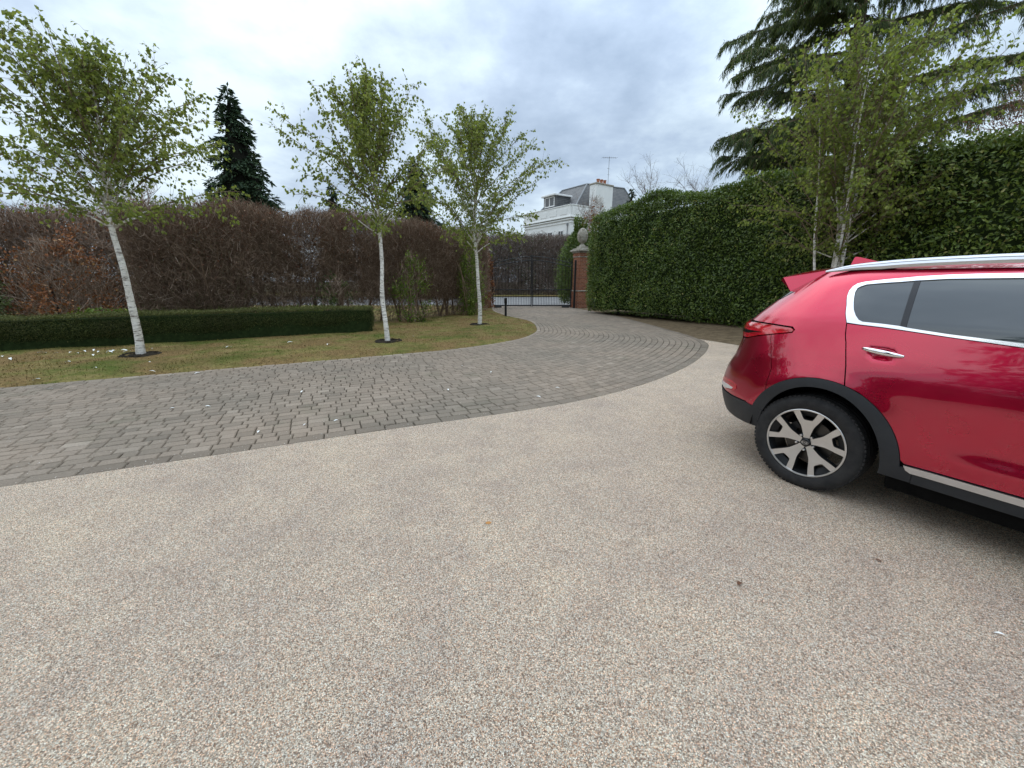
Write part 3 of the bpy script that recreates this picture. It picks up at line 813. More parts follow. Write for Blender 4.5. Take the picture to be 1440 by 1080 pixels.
# reflector in the bumper corner
panel('reflector', [(-.80, .560), (-.64, .550), (-.475, .575), (-.445, .602), (-.460, .634), (-.58, .650), (-.80, .645)], lampm, off=.010, step=.03, skirt=.02, crown=.006)
refw = simple('pale_reflector', (.72, .70, .68), .15, .3)
panel('reflector_lens', [(-.78, .574), (-.64, .562), (-.495, .584), (-.485, .602), (-.58, .608), (-.78, .604)], refw, off=.0135, step=.03, skirt=.004)
# doors
rd = [(.535, .411)] + [tuple(p) for p in arc_between(.217, .52)[::-1]] + [(.215, zarc_front(.215)), (.198, .95), (.172, 1.093), (.140, 1.215), (.203, 1.210), (.377, 1.196), (.561, 1.180), (.832, 1.158), (1.06, 1.143), (1.085, .80), (1.085, .411)]
panel('rear_door', rd, M['paint'], step=.028)
panel('front_door', [(1.091, .407), (1.091, .80), (1.066, 1.143), (1.6, 1.110), (2.04, 1.085), (2.16, .95), (2.16, .407)], M['paint'], step=.035)
# clipped arches and sills in black
ia = arc(AX, AIX, AIZ, -8, 186, 34)
clad_r = [tuple(p) for p in oa] + [(float(oa[-1, 0]) - .0, .505)] + arc(AX, AIX, AIZ, 158, -6, 30) + [(.428, .303), (.58, .302), (.58, .406)]
panel('wheel_arch_trim', clad_r, M['clad'], off=.010, gap=.001, step=.03, skirt=.03, crown=.004)
oaf = arc(FX, AOX, AOZ, 175, 18, 30); iaf = arc(FX, AIX, AIZ, 20, 188, 30)
panel('front_arch_trim', oaf + iaf + [(q_of(2.22, .30) + 0, .30), (q_of(2.13, .30) + 0, .30), (q_of(2.13, .40) + 0, .40)], M['clad'], off=.010, gap=.001, step=.04, skirt=.03)
panel('sill_trim', [(.582, .302), (2.17, .302), (2.17, .406), (.582, .406)], M['clad'], off=.010, gap=0, step=.05, skirt=.05)
panel('sill_strip', [(.536, .407), (.55, .379), (.572, .367), (2.1, .367), (2.12, .405)], M['satin'], off=.020, gap=.0, step=.05, skirt=.012, crown=.004)
# window frame, panes and pillars
gl = [(.134, 1.301), (.097, 1.365), (.072, 1.412), (.067, 1.439), (.081, 1.451), (.108, 1.463), (.223, 1.476), (.326, 1.488), (.458, 1.498), (.734, 1.502), (1.1, 1.500), (1.30, 1.482), (1.46, 1.405), (1.68, 1.29), (1.92, 1.145), (1.6, 1.136), (1.06, 1.164), (.824, 1.179), (.553, 1.196), (.379, 1.214), (.338, 1.221), (.198, 1.231), (.181, 1.241), (.159, 1.266)]
outer = [(.139, 1.2185)] + dlo[1:] + dlo_f + belt
panel('window_frame', outer, M['chrome'], off=.004, gap=.001, step=.035, skirt=.010, holes=[gl], crown=.0)
glass_poly = inset_poly(gl, -.004)
def cut(poly, xa, xb):
    """keep the part of the window opening between two slanted lines x = a + b*(z-1.2)"""
    P = [tuple(p) for p in poly]
    for (a, b, s_) in (xa, xb):
        out = []
        fn = lambda p: s_ * (p[0] - (a + b * (p[1] - 1.2)))
        for p0, p1 in zip(P, P[1:] + P[:1]):
            f0, f1 = fn(p0), fn(p1)
            if f0 >= 0: out.append(p0)
            if (f0 >= 0) != (f1 >= 0):
                t = f0 / (f0 - f1); out.append((p0[0] + t * (p1[0] - p0[0]), p0[1] + t * (p1[1] - p0[1])))
        P = out
    return P
panel('quarter_window', cut(glass_poly, (-9, 0, 1), (.344, -.095, -1)), M['glass'], off=-.003, gap=0, step=.04, skirt=.004)
panel('rear_door_window', cut(glass_poly, (.374, -.095, 1), (1.03, -.05, -1)), M['glass'], off=-.003, gap=0, step=.04, skirt=.004)
panel('front_door_window', cut(glass_poly, (1.12, -.05, 1), (9, 0, -1)), M['glass'], off=-.003, gap=0, step=.05, skirt=.004)
panel('window_pillar', cut(glass_poly, (.345, -.095, 1), (.373, -.095, -1)), M['black'], off=.000, gap=0, step=.03, skirt=.006)
panel('door_pillar', cut(glass_poly, (1.031, -.05, 1), (1.119, -.05, -1)), M['black'], off=.000, gap=0, step=.04, skirt=.006)
# front end
panel('fender', [(2.166, .95), (2.166, .41)] + [p for p in oaf if p[1] > .42] + [(q_of(3.12, .52) + 0, .52), (q_of(3.25, .70) + 0, .70), (q_of(3.2, .88) + 0, .88), (q_of(2.9, .93) + 0, .93), (q_of(2.4, .985) + 0, .985), (2.06, 1.06)], M['paint'], step=.05)
panel('bonnet', [(2.07, 1.065), (q_of(2.4, .99) + 0, .99), (q_of(2.9, .935) + 0, .935), (3.75, .87), (QMAX, .87), (QMAX, 1.085), (2.30, 1.085)], M['paint'], step=.05)
panel('front_bumper', [(q_of(3.13, .50) + 0, .50), (QMAX, .50), (QMAX, .62), (3.9, .63), (3.7, .72), (q_of(3.26, .70) + 0, .70)], M['paint'], step=.06)
panel('lower_front_bumper', [(q_of(3.09, .30) + 0, .30), (QMAX, .30), (QMAX, .495), (q_of(3.14, .495) + 0, .495)], M['clad'], off=.006, step=.06)
panel('grille', [(3.92, .63), (QMAX, .625), (QMAX, .82), (3.9, .80)], M['black'], off=-.004, step=.06)
panel('headlamp', [(q_of(3.27, .71) + 0, .71), (3.72, .73), (3.88, .80), (3.74, .865), (q_of(3.1, .90) + 0, .90), (q_of(3.24, .80) + 0, .80)], M['pane'], off=.004, step=.05)
panel('windscreen', [(2.02, 1.16), (2.30, 1.095), (QMAX, 1.095), (QMAX, 1.545), (2.0, 1.53), (1.66, 1.42), (1.86, 1.28)], M['glass'], off=.0, step=.06)

# roof, rails, fin, spoiler
xr_ = np.linspace(-.42, 1.33, 46); yy = np.linspace(-1, 1, 27)
XX, YY = np.meshgrid(xr_, yy, indexing='ij')
def ring_y(x): 
    qq = q_of(x, np.full_like(x, 1.56)); return S(qq, np.full_like(qq, 1.56))[..., 1]
hw = ring_y(xr_); hw = np.maximum(hw, .30)
crown_x = .062 * np.clip(1 - ((xr_ - .55) / 1.05) ** 2, -.6, 1) + .008
ZR = 1.5585 + (crown_x[:, None]) * (1 - np.abs(YY) ** 2.4) 
V = np.stack([XX, YY * hw[:, None], ZR], -1)
I = np.arange(V.shape[0] * V.shape[1]).reshape(V.shape[:2]); F = np.stack([I[:-1, :-1], I[1:, :-1], I[1:, 1:], I[:-1, 1:]], -1).reshape(-1, 4)
mk('roof', V.reshape(-1, 3), [F], M['paint'], car, smooth=True)
for sd in (-1, 1):
    path = np.array([(-.19, .590, 1.560), (-.12, .600, 1.577), (-.03, .606, 1.596), (.10, .610, 1.611), (.25, .612, 1.622), (.45, .612, 1.629), (.72, .610, 1.632), (1.0, .604, 1.620), (1.2, .59, 1.598), (1.36, .57, 1.555)])
    path = crom(path, 6); hgt = np.interp(path[:, 0], [-.19, -.10, .12, 1.0, 1.2, 1.36], [.010, .022, .036, .036, .022, .010])
    sec = np.array([(-.5, -1.6), (.55, -1.5), (.62, -.95), (.50, -.55), (.50, -.42), (.34, -.06), (.1, 0), (-.3, -.05), (-.5, -.5)])
    V = np.stack([np.repeat(path[:, 0:1], len(sec), 1), (path[:, 1:2] + sec[None, :, 0] * .042 * (hgt / .036)[:, None]) * sd, path[:, 2:3] + sec[None, :, 1] * hgt[:, None] * .95], -1)
    m_, n_ = V.shape[:2]; I = np.arange(m_ * n_).reshape(m_, n_); J = np.roll(I, -1, 1); F = np.stack([I[:-1], I[1:], J[1:], J[:-1]], -1).reshape(-1, 4)
    if sd > 0: F = F[:, ::-1]
    mk('roof_rail', V.reshape(-1, 3), [F, I[0][None], I[-1][None, ::-1]], M['satin'], car)
# shark fin aerial
prof = np.array([(-.245, 0), (-.235, .058), (-.225, .062), (-.20, .058), (-.12, .034), (-.04, .008), (-.02, 0)])
V = []; 
for sd, wv in ((-1, .022), (1, .022)):
    for x, z_ in prof: V.append((x, sd * wv * (1 - z_ / .075) * (0.35 + .65 * min(1, (.0 - x) / .2)), 1.612 + z_))
V = np.array(V); n = len(prof); k = np.arange(n - 1)
mk('antenna_fin', V, [np.stack([k, k + 1, k + 1 + n, k + n], 1), np.stack([np.zeros(n - 2, int), np.arange(1, n - 1), np.arange(2, n)], 1), np.stack([np.full(n - 2, n), n + np.arange(2, n), n + np.arange(1, n - 1)], 1)], M['paint'], car, smooth=False)
# spoiler: a swept plate whose ends come down to the body sides
E_ = np.array([(-.165, .535, 1.570), (-.30, .550, 1.557), (-.492, .537, 1.513), (-.508, .530, 1.495), (-.405, .582, 1.408), (-.372, .580, 1.404), (-.224, .549, 1.530)])
I_ = np.array([(-.175, 0, 1.604), (-.36, 0, 1.585), (-.555, 0, 1.548), (-.570, 0, 1.535), (-.545, 0, 1.525), (-.46, 0, 1.520), (-.25, 0, 1.545)])
tt = np.concatenate([[-1, -.985, -.965, -.94, -.90], np.linspace(-.8, .8, 17), [.90, .94, .965, .985, 1]]); V = []
for t in tt:
    c_ = abs(t) ** 2.2; e_ = np.clip((abs(t) - .90) / .085, 0, 1); e_ = e_ * e_ * (3 - 2 * e_)
    row = []
    for i in range(7):
        lowr = i in (4, 5)
        Ei = E_[i].copy()
        if lowr: Ei = np.array([(-.462, .575, 1.484), (-.40, .575, 1.480)][i - 4]) * (1 - e_) + E_[i] * e_
        row.append((I_[i][0] * (1 - c_) + Ei[0] * c_, Ei[1] * t, I_[i][2] * (1 - c_) + Ei[2] * c_))
    V.append(row)
V = np.array(V); m_, n_ = V.shape[:2]; I = np.arange(m_ * n_).reshape(m_, n_); J = np.roll(I, -1, 1)
mk('spoiler', V.reshape(-1, 3), [np.stack([I[:-1], J[:-1], J[1:], I[1:]], -1).reshape(-1, 4)[:, ::-1], I[0][None, ::-1], I[-1][None]], M['paint'], car)
# door handles: chrome grips standing off the doors
def handle(hx0, hx1, z0, z1, sd, par):
    t = np.linspace(0, 1, 17); x = hx0 + (hx1 - hx0) * t; z_ = z0 + (z1 - z0) * t
    yb = S(x, z_ + .03)[:, 1]; y = yb + .010 + .024 * np.sin(np.pi * np.clip(t, .0, 1)) ** .5
    hh = .0165 * np.clip(np.sin(np.pi * (t * .93 + .035)), 0, 1) ** .42; ww = .010 * np.clip(np.sin(np.pi * (t * .92 + .04)), 0, 1) ** .4
    a = np.arange(12) * 2 * np.pi / 12
    V = np.stack([np.repeat(x[:, None], 12, 1), (y[:, None] + ww[:, None] * np.cos(a)) * sd, z_[:, None] + hh[:, None] * np.sin(a)], -1)
    I = np.arange(17 * 12).reshape(17, 12); J = np.roll(I, -1, 1); F = np.stack([I[:-1], I[1:], J[1:], J[:-1]], -1).reshape(-1, 4)
    mk('door_handle', V.reshape(-1, 3), [F, I[0][None], I[-1][None]], M['chrome'], par, smooth=True)
def find(nm): return [c for c in car.children if c.name.split('.')[0] == nm]
for o, sd in zip(find('rear_door'), (-1, 1)): handle(.200, .407, 1.072, 1.049, sd, o)
for o, sd in zip(find('front_door'), (-1, 1)): handle(1.24, 1.45, 1.045, 1.026, sd, o)
# mirrors
for sd in (-1, 1):
    mb = MB(); mb.box((1.93, sd * 1.01, 1.13), (.12, .20, .14), bev=.04); mb.box((1.98, sd * .90, 1.085), (.06, .12, .04), bev=.01)
    mb.build('door_mirror', M['paint'], car)

# --- wheels: local frame x forward, y outwards, z up, centre of the rim face at the origin
def wheel(cx, sd):
    yface = .905
    def put(o): o.location = (cx, sd * yface, .345); o.scale = (1, sd, 1); return o
    # tyre: carcass with shoulders and tread ribs
    prof = [(.243, -.022), (.252, -.004), (.262, .004), (.285, .010), (.312, .010), (.330, .003), (.342, -.010), (.349, -.026), (.352, -.045)]
    for y in (-.062, -.105, -.148, -.190):
        prof += [(.353, y + .012), (.345, y + .010), (.345, y + .004), (.353, y + .002)]
    prof += [(.350, -.205), (.340, -.222), (.310, -.232), (.250, -.222), (.235, -.200)]
    mb = MB(); mb.lathe(prof, 64, axis='y')
    # shoulder blocks
    for k in range(72):
        a = k * 2 * math.pi / 72; ca, sa = math.cos(a), math.sin(a)
        for y, dy in ((-.024, .030), (-.215, .030)):
            c = np.array([.3425 * ca, y, .3425 * sa]); t = np.array([-sa, 0, ca]); r_ = np.array([ca, 0, sa]); yv = np.array([0, 1, 0])
            tilt = np.stack([t, yv, r_], 1)
            mb.box(c, (.022, dy, .016), tilt=tilt, bev=.002)
    ty = mb.build('tyre', M['rubber'], None, smooth=False)
    me = ty.data
    fl = np.zeros(len(me.polygons), bool); nl = (len(prof) - 1) * 64; fl[:nl] = True; me.polygons.foreach_set('use_smooth', fl)
    # barrel and spokes
    mb = MB(); mb.lathe([(.250, .000), (.253, -.006), (.249, -.012), (.240, -.014), (.232, -.030), (.222, -.060), (.215, -.190), (.228, -.215)], 64, axis='y', mi=1)
    mb.lathe([(.2515, .001), (.2475, .003), (.2405, .001), (.2385, -.004)], 64, axis='y', mi=0)
    def yf(r): return np.interp(r, [.0, .05, .075, .14, .20, .243], [-.030, -.028, -.024, -.016, -.009, -.004])
    half = [(.032, .0195), (.060, .0235), (.085, .0300), (.108, .036), (.128, .0445), (.150, .0575), (.175, .0725), (.205, .0890), (.224, .1005)]
    rimv = [(.2285, .0890), (.2340, .0740), (.2375, .0590)]
    inn = [(.214, .0480), (.194, .0390), (.180, .0325), (.173, .027), (.170, .016)]
    up = half + rimv + inn
    poly = up + [(x, -y) for x, y in up[::-1]]
    V2, T, L = fill(poly, .016)
    pl = np.array(poly); dd = np.full(len(V2), 9.)
    for a, b in zip(pl, np.roll(pl, -1, 0)):
        t = np.clip(((V2 - a) @ (b - a)) / ((b - a) @ (b - a) + 1e-12), 0, 1); dd = np.minimum(dd, np.linalg.norm(V2 - (a + t[:, None] * (b - a)), axis=1))
    for k in range(5):
        th = R(90 + 72 * k + 2); c, s_ = math.cos(th), math.sin(th)
        X = V2[:, 0] * c - V2[:, 1] * s_; Z = V2[:, 0] * s_ + V2[:, 1] * c; rr = np.hypot(X, Z)
        top = np.c_[X, yf(rr) + 0 * dd, Z]; nv = len(V2); l = L[0]
        mb.add(top, [T[:, ::-1]], mi=0)
        # dark flanks sloping inwards to a broad back
        ctr = np.array([.13 * c, 0, .13 * s_])
        A0 = top[l]; A1 = A0.copy(); A1[:, 1] -= .034; out = A1 - top[l].mean(0); e = np.roll(A0, -1, 0) - np.roll(A0, 1, 0); nn = unit(np.cross(e, [0, 1., 0]))
        # outward side: away from polygon interior
        m0 = inpoly((np.c_[V2[l][:, 0], V2[l][:, 1]] + .002 * np.c_[(nn[:, 0] * c + nn[:, 2] * s_), (-nn[:, 0] * s_ + nn[:, 2] * c)]), poly)
        nn = np.where(m0[:, None], -nn, nn); A1 = A1 + nn * .006
        kk = np.arange(len(l)); k2 = (kk + 1) % len(l)
        mb.add(np.concatenate([A0, A1]), [np.stack([kk, k2, len(l) + k2, len(l) + kk], 1)], mi=1)
        # pocket lip near the rim between the two arms
        for da in (R(0),):
            a2 = np.linspace(th - .26, th + .26, 9)
            o_ = np.c_[.237 * np.cos(a2), np.full(9, -.012), .237 * np.sin(a2)]; i_ = np.c_[.196 * np.cos(a2), np.full(9, -.032), .196 * np.sin(a2)]
            kk = np.arange(8); mb.add(np.concatenate([o_, i_]), [np.stack([kk, kk + 1, kk + 10, kk + 9], 1)], mi=1)
    mb.lathe([(.001, -.031), (.062, -.031), (.068, -.045), (.075, -.075)], 32, axis='y', mi=1)
    wh = put(mb.build('wheel', [M['machined'], M['gunmetal']], car))
    ty.parent = wh
    # nuts in their pockets, brake disc, cap with its lettering
    for k in range(5):
        th = R(90 + 36 + 72 * k); mb = MB()
        mb.lathe([(.0, -.014), (.0075, -.014), (.0085, -.018), (.0085, -.036)], 6, (.0575 * math.cos(th), 0, .0575 * math.sin(th)), axis='y')
        mb.build('wheel_nut', M['satin'], wh)
    mb = MB(); mb.lathe([(.05, -.085), (.155, -.085), (.155, -.105), (.05, -.105)], 48, axis='y'); mb.build('brake_disc', M['discm'], wh)
    mb = MB(); th = R(155)
    for q_ in range(6):
        a = R(130 + q_ * 10); mb.box((.135 * math.cos(a), -.075, .135 * math.sin(a)), (.05, .04, .03), tilt=np.array([[math.cos(a), 0, -math.sin(a)], [0, 1, 0], [math.sin(a), 0, math.cos(a)]]))
    mb.build('brake_caliper', M['gunmetal'], wh)
    mb = MB(); mb.lathe([(.0005, -.0125), (.024, -.0130), (.0290, -.0155), (.0300, -.032)], 32, axis='y'); cap = mb.build('hub_cap', M['black'], wh, smooth=True)
    mb = MB(); y = -.0112; w_ = .0022
    def st(p, q_, wd=w_):
        p, q_ = np.array(p), np.array(q_); d_ = unit((q_ - p)[None])[0]; nn = np.array([-d_[1], d_[0]]) * wd
        c4 = [p + nn, p - nn, q_ - nn, q_ + nn]; V = [(v[0], y, v[1]) for v in c4] + [(v[0], y - .002, v[1]) for v in c4]
        mb.add(V, [np.array([[0, 1, 2, 3], [0, 4, 5, 1], [1, 5, 6, 2], [2, 6, 7, 3], [3, 7, 4, 0]])])
    s_ = -1 if sd < 0 else 1
    # seen from outside, reading left to right: letters K I A inside an oval
    fx = 1 if sd < 0 else -1
    for p, q_ in (((-.0165, -.006), (-.0165, .006)), ((-.0155, 0), (-.0085, .006)), ((-.0135, .001), (-.0080, -.006)), ((-.0020, -.006), (-.0020, .006)), ((.0045, -.006), (.0100, .006)), ((.0100, .006), (.0155, -.006)), ((.0068, -.0028), (.0132, -.0028))):
        st((p[0] * fx, p[1]), (q_[0] * fx, q_[1]), .0012)
    a = np.linspace(0, 2 * np.pi, 25)
    for a0, a1 in zip(a[:-1], a[1:]): st((.0225 * math.cos(a0), .0125 * math.sin(a0)), (.0225 * math.cos(a1), .0125 * math.sin(a1)), .0007)
    mb.build('emblem', M['satin'], wh)
    return wh
for cx in (0., FX):
    for sd in (-1, 1): wheel(cx, sd)
# mud flap behind... short tie-down hook and exhaust seen under the tail
for y in (-.80, .80):
    mb = MB(); mb.box((.475, y, .235), (.012, .05, .10)); mb.build('jacking_tab', M['under'], car)
# ------------------------------------------------------------------ vegetation
Z3 = np.array([0, 0, 1.])
def curve_pts(p0, d0, L, n, up=0., droop=0., wob=.06):
    """n+1 points from p0 along d0, bending up / drooping"""
    P = [np.array(p0, float)]; d = unit(np.array(d0, float))
    for i in range(n):
        d = unit(d + Z3 * (up - droop * (i / n)) / n + rng.normal(0, wob, 3))
        P.append(P[-1] + d * L / n)
    return np.array(P)

def birch(base, H, fork, RX, RY, nl, label, leaf, stems=1, seed=0, lean=(0, 0), r0=.068, nlimb=44, shift=(0, 0), lsize=(.055, .085)):
    global rng
    rng = np.random.default_rng(seed)
    root = empty('birch_tree', base, 0, label, 'tree', 'young birches along the drive')
    wood = MB(); tw = MB(); lc = []; ld = []
    trunks = []
    if stems == 1:
        n = 16; t = np.linspace(0, 1, n)
        P = np.c_[lean[0] * t ** 1.2 + .035 * np.sin(t * 9 + seed) + .012 * np.sin(t * 23), lean[1] * t + .03 * np.cos(t * 8 + seed), t * H * .97]
        P[0, 2] = -.05
        trunks.append((P, r0 * (1 - t) ** .75 * (1 + .25 * np.exp(-t * 30)) + .005))
        Pd = crom(P, 4); rd = np.interp(Pd[:, 2], P[:, 2], trunks[0][1]) * (1 + rng.normal(0, .035, len(Pd)))
        wood.tube(Pd, rd, 14)
        starts = [(trunks[0], fork, nlimb)]
    else:
        starts = []
        sd_ = [(-.05, .02, 1.0, .055), (.12, -.05, .93, .048), (-.35, .1, .80, .035), (.30, .12, .86, .040), (.52, -.1, .62, .032), (-.18, -.2, .88, .042), (.75, .2, .50, .026)]
        for i, (ox, oy, hh, rr) in enumerate(sd_[:stems]):
            n = 13; t = np.linspace(0, 1, n); ang = np.array([ox, oy]) * 1.95
            P = np.c_[ox * .35 + ang[0] * (t * .9 + .2 * t ** 2 * np.sign(.5 - abs(ox))) + .05 * np.sin(t * 8 + i), oy * .5 + ang[1] * t + .05 * np.cos(t * 7 + i), t * H * hh]
            P[0, 2] = -.05
            r = rr * (1 - t) ** .75 + .004
            wood.tube(crom(P, 3), np.interp(crom(P, 3)[:, 2], P[:, 2], r), 9)
            starts.append(((P, r), fork * (.7 + .5 * rng.random()), nlimb // 3 + 2))
    ctr = np.array([shift[0], shift[1]])
    def prof(h):
        u = np.clip((h - fork * .92) / (H - fork * .92), 0, 1)
        return np.clip(np.sin(np.pi * (u * .80 + .20)) ** .7, .12, 1) * (1 - .52 * u)* 1.12
    az = rng.random() * 6
    for (P, r), fk, nlm in starts:
        top = P[-1, 2]
        for i in range(nlm):
            u = (i + rng.random() * .8) / nlm
            h = fk + (top * .94 - fk) * u ** 1.15
            p0 = np.array([np.interp(h, P[:, 2], P[:, k]) for k in range(3)]); rt = float(np.interp(h, P[:, 2], r))
            az += 2.4 + rng.normal(0, .3)
            el = R(44 + 21 * u ** .75 + rng.normal(0, 8))
            d0 = np.array([math.cos(az) * math.cos(el), math.sin(az) * math.cos(el), math.sin(el)])
            tgt = prof(h + .5) * math.hypot(RX * math.cos(az), RY * math.sin(az))
            L = np.clip(tgt / math.cos(el) * rng.uniform(.7, 1.15), .30, (H - h) * .95 / math.sin(el + .25) + .15)
            C = curve_pts(p0, d0, L, 7, up=-.85 * (1 - u) ** 1.3 + .1, wob=.075)
            rl = np.linspace(min(rt * .42, .019 - .009 * u), .0028, 8)
            if rl[0] > .0145: wood.tube(C[:3], rl[:3], 6); tw.prisms(C[2:-1], C[3:], rl[2:-1], rl[3:], 4, .6)
            else: tw.prisms(C[:-1], C[1:], rl[:-1], rl[1:], 4, .55)
            nt = int(6 + L * 13)
            for j in range(nt):
                v = .10 + .90 * (j + rng.random()) / nt; k = min(int(v * 7), 6); q0 = C[k] + (C[k + 1] - C[k]) * (v * 7 - k)
                dd = unit((C[k + 1] - C[k])[None])[0]
                sd = unit((dd * .75 + rng.normal(0, .55, 3) + Z3 * .05)[None])[0]
                tl = rng.uniform(.22, .62) * (1.15 - .5 * v)
                T = curve_pts(q0, sd, tl, 4, up=.0, droop=.5, wob=.10)
                tw.prisms(T[:-1], T[1:], [.0034, .0028, .0022, .0017], [.0028, .0022, .0017, .0012], 3, .35)
                m = rng.integers(6, 12); f = rng.random(m) ** .8 * 3.999; ki = f.astype(int)
                lc.append(T[ki] + (T[ki + 1] - T[ki]) * (f - ki)[:, None]); ld.append(np.repeat((T[ki + 1] - T[ki]), 1, 0))
            lc.append(C[-3:]); ld.append(C[-3:] - C[-4:-1])
        # leader shoots above the crown
        for q_ in range(5 if stems == 1 else 2):
            b = np.array([np.interp(top * (.88 + .02 * q_), P[:, 2], P[:, k]) for k in range(3)])
            T = curve_pts(b, (rng.normal(0, .35), rng.normal(0, .35), 1), H * rng.uniform(.09, .15), 8, wob=.08)
            tw.prisms(T[:-1], T[1:], np.linspace(.006, .002, 8), np.linspace(.005, .0015, 8), 3, .3)
            f = rng.random(26) * 7.999; ki = f.astype(int); lc.append(T[ki] + (T[ki + 1] - T[ki]) * (f - ki)[:, None]); ld.append(T[ki + 1] - T[ki])
    C = np.concatenate(lc); D = np.concatenate(ld)
    if len(C) > nl:
        s_ = rng.choice(len(C), nl, replace=False); C, D = C[s_], D[s_]
    n = len(C)
    C = C + rng.normal(0, .02, (n, 3))
    ax = unit(unit(D) * .5 + rng.normal(0, .55, (n, 3)) + np.array([0, 0, -.85]))
    nn = unit(rng.normal(0, 1, (n, 3)) + np.array([0, 0, .5]))
    L = rng.uniform(lsize[0], lsize[1], n)
    o = wood.build('trunk', M['birch'], root, smooth=True)
    cr = MB(); cr.leaves(C, ax, nn, L, L * rng.uniform(.66, .82, n), .14, rnd=np.clip(rng.normal(.48, .22, n), 0, 1), wide=.42)
    crown = cr.build('crown', leaf, root)
    tw.build('twigs', M['twigbirch'], root)
    return root

birch((-7.51, 7.8, .04), 5.25, 2.35, 2.2, 1.6, 12000, 'white trunked young birch nearest the left edge, its wide crown leaning over the clipped hedge', M['birchleaf'], seed=31, lean=(.28, 0), r0=.062, nlimb=62)
birch((-3.07, 9.65, .05), 5.50, 2.45, 1.65, 1.4, 10500, 'white trunked young birch standing at the near end of the low clipped hedge', M['birchleaf'], seed=22, lean=(-.04, 0), r0=.052, nlimb=52)
birch((-1.12, 13.45, .05), 6.25, 2.25, 2.45, 1.7, 15500, 'white trunked young birch nearest the black gate', M['birchleaf'], seed=13, lean=(-.1, 0), r0=.060, nlimb=56)
birch((7.75, 9.85, .08), 6.5, 2.1, 2.0, 1.5, 20000, 'bright green birch with several slender stems behind the red car', M['birchleaf2'], stems=7, seed=44, nlimb=64, r0=.06, lsize=(.06, .095))

# ---- dense leafy hedge: leaves on every outer face of a bulging slab round a dark core
def slab_points(A, B, thick, H, n, dens=None, seed=0, z0=.12, bulge=.16, ends=True):
    """random points + normals on front, back, top and end faces of a hedge from A to B; H may be a function of s"""
    A = np.array(A, float); B = np.array(B, float); T = B - A; Ln = np.linalg.norm(T); T /= Ln; Nf = np.array([T[1], -T[0]])
    def lump(s, z, sd): return bulge * (vnoise(s * .9 + sd * 7, z * .9, seed) - .5) * 2 + bulge * .6 * (vnoise(s * 2.6, z * 2.6 + sd * 3, seed + 3) - .5) * 2
    h0 = H(0.) if callable(H) else H
    Hf = (lambda s: np.vectorize(H)(s)) if callable(H) else (lambda s: np.full(len(s), float(H)))
    areas = np.array([Ln * h0, Ln * h0 * .35, Ln * thick * .9, thick * h0, thick * h0]); areas[3:] *= 1. if ends else 0
    cnt = (n * areas / areas.sum()).astype(int)
    out = []
    for f, m in enumerate(cnt):
        if m == 0: continue
        s = rng.random(m) * Ln; u = rng.random(m); w_ = rng.random(m) * thick
        if f == 0: hh = Hf(s); z = z0 + u * (hh - z0); off = np.zeros(m); nr = np.c_[np.repeat(Nf[None], m, 0), np.zeros(m)]
        elif f == 1: hh = Hf(s); z = z0 + u * (hh - z0); off = -np.full(m, thick); nr = np.c_[np.repeat(-Nf[None], m, 0), np.zeros(m)]
        elif f == 2: z = Hf(s); off = -w_; nr = np.tile([0, 0, 1.], (m, 1))
        else:
            s = np.zeros(m) if f == 3 else np.full(m, Ln); hh = Hf(s); z = z0 + u * (hh - z0); off = -w_; nr = np.c_[np.repeat((-T if f == 3 else T)[None], m, 0), np.zeros(m)]
        d = lump(s + (off if f > 2 else 0), z + (w_ if f == 2 else 0), f)
        # rounded shoulders and a tucked-in foot
        if f < 2 or f > 2:
            hh_ = Hf(s); e = np.clip((z - (hh_ - .35)) / .35, 0, 1); d = d - .12 * e ** 2 - .20 * np.clip(1 - (z - z0) / .5, 0, 1) ** 2
        P = np.c_[A + s[:, None] * T + off[:, None] * Nf, z] + nr * d[:, None]
        out.append((P, nr))
    return np.concatenate([o[0] for o in out]), np.concatenate([o[1] for o in out])

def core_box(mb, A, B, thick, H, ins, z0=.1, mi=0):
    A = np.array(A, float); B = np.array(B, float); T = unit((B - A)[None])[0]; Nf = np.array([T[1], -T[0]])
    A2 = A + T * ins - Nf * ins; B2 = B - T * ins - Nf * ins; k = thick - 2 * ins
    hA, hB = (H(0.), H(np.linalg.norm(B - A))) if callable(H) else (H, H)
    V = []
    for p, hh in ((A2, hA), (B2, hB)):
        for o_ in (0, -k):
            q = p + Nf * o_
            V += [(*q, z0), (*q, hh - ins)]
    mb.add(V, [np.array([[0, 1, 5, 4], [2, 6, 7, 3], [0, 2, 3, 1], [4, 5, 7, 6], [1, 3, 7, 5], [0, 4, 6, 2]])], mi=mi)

def hedge_leaves(mb, P, Nr, L0, L1, asp, rnd, spread=.55, depth=.10, up=.6, mi=0):
    n = len(P)
    P = P - Nr * (rng.random(n) ** 1.5 * depth)[:, None] + Nr * (rng.random(n) ** 4 * depth)[:, None]
    ax = unit(rng.normal(0, 1, (n, 3)) + Nr * .55 + np.array([0, 0, up - .3]))
    nn = unit(Nr + rng.normal(0, spread, (n, 3)) + np.array([0, 0, up]))
    L = rng.uniform(L0, L1, n)
    mb.leaves(P - ax * (L * .4)[:, None], ax, nn, L, L * asp, .14, rnd=rnd, mi=mi)

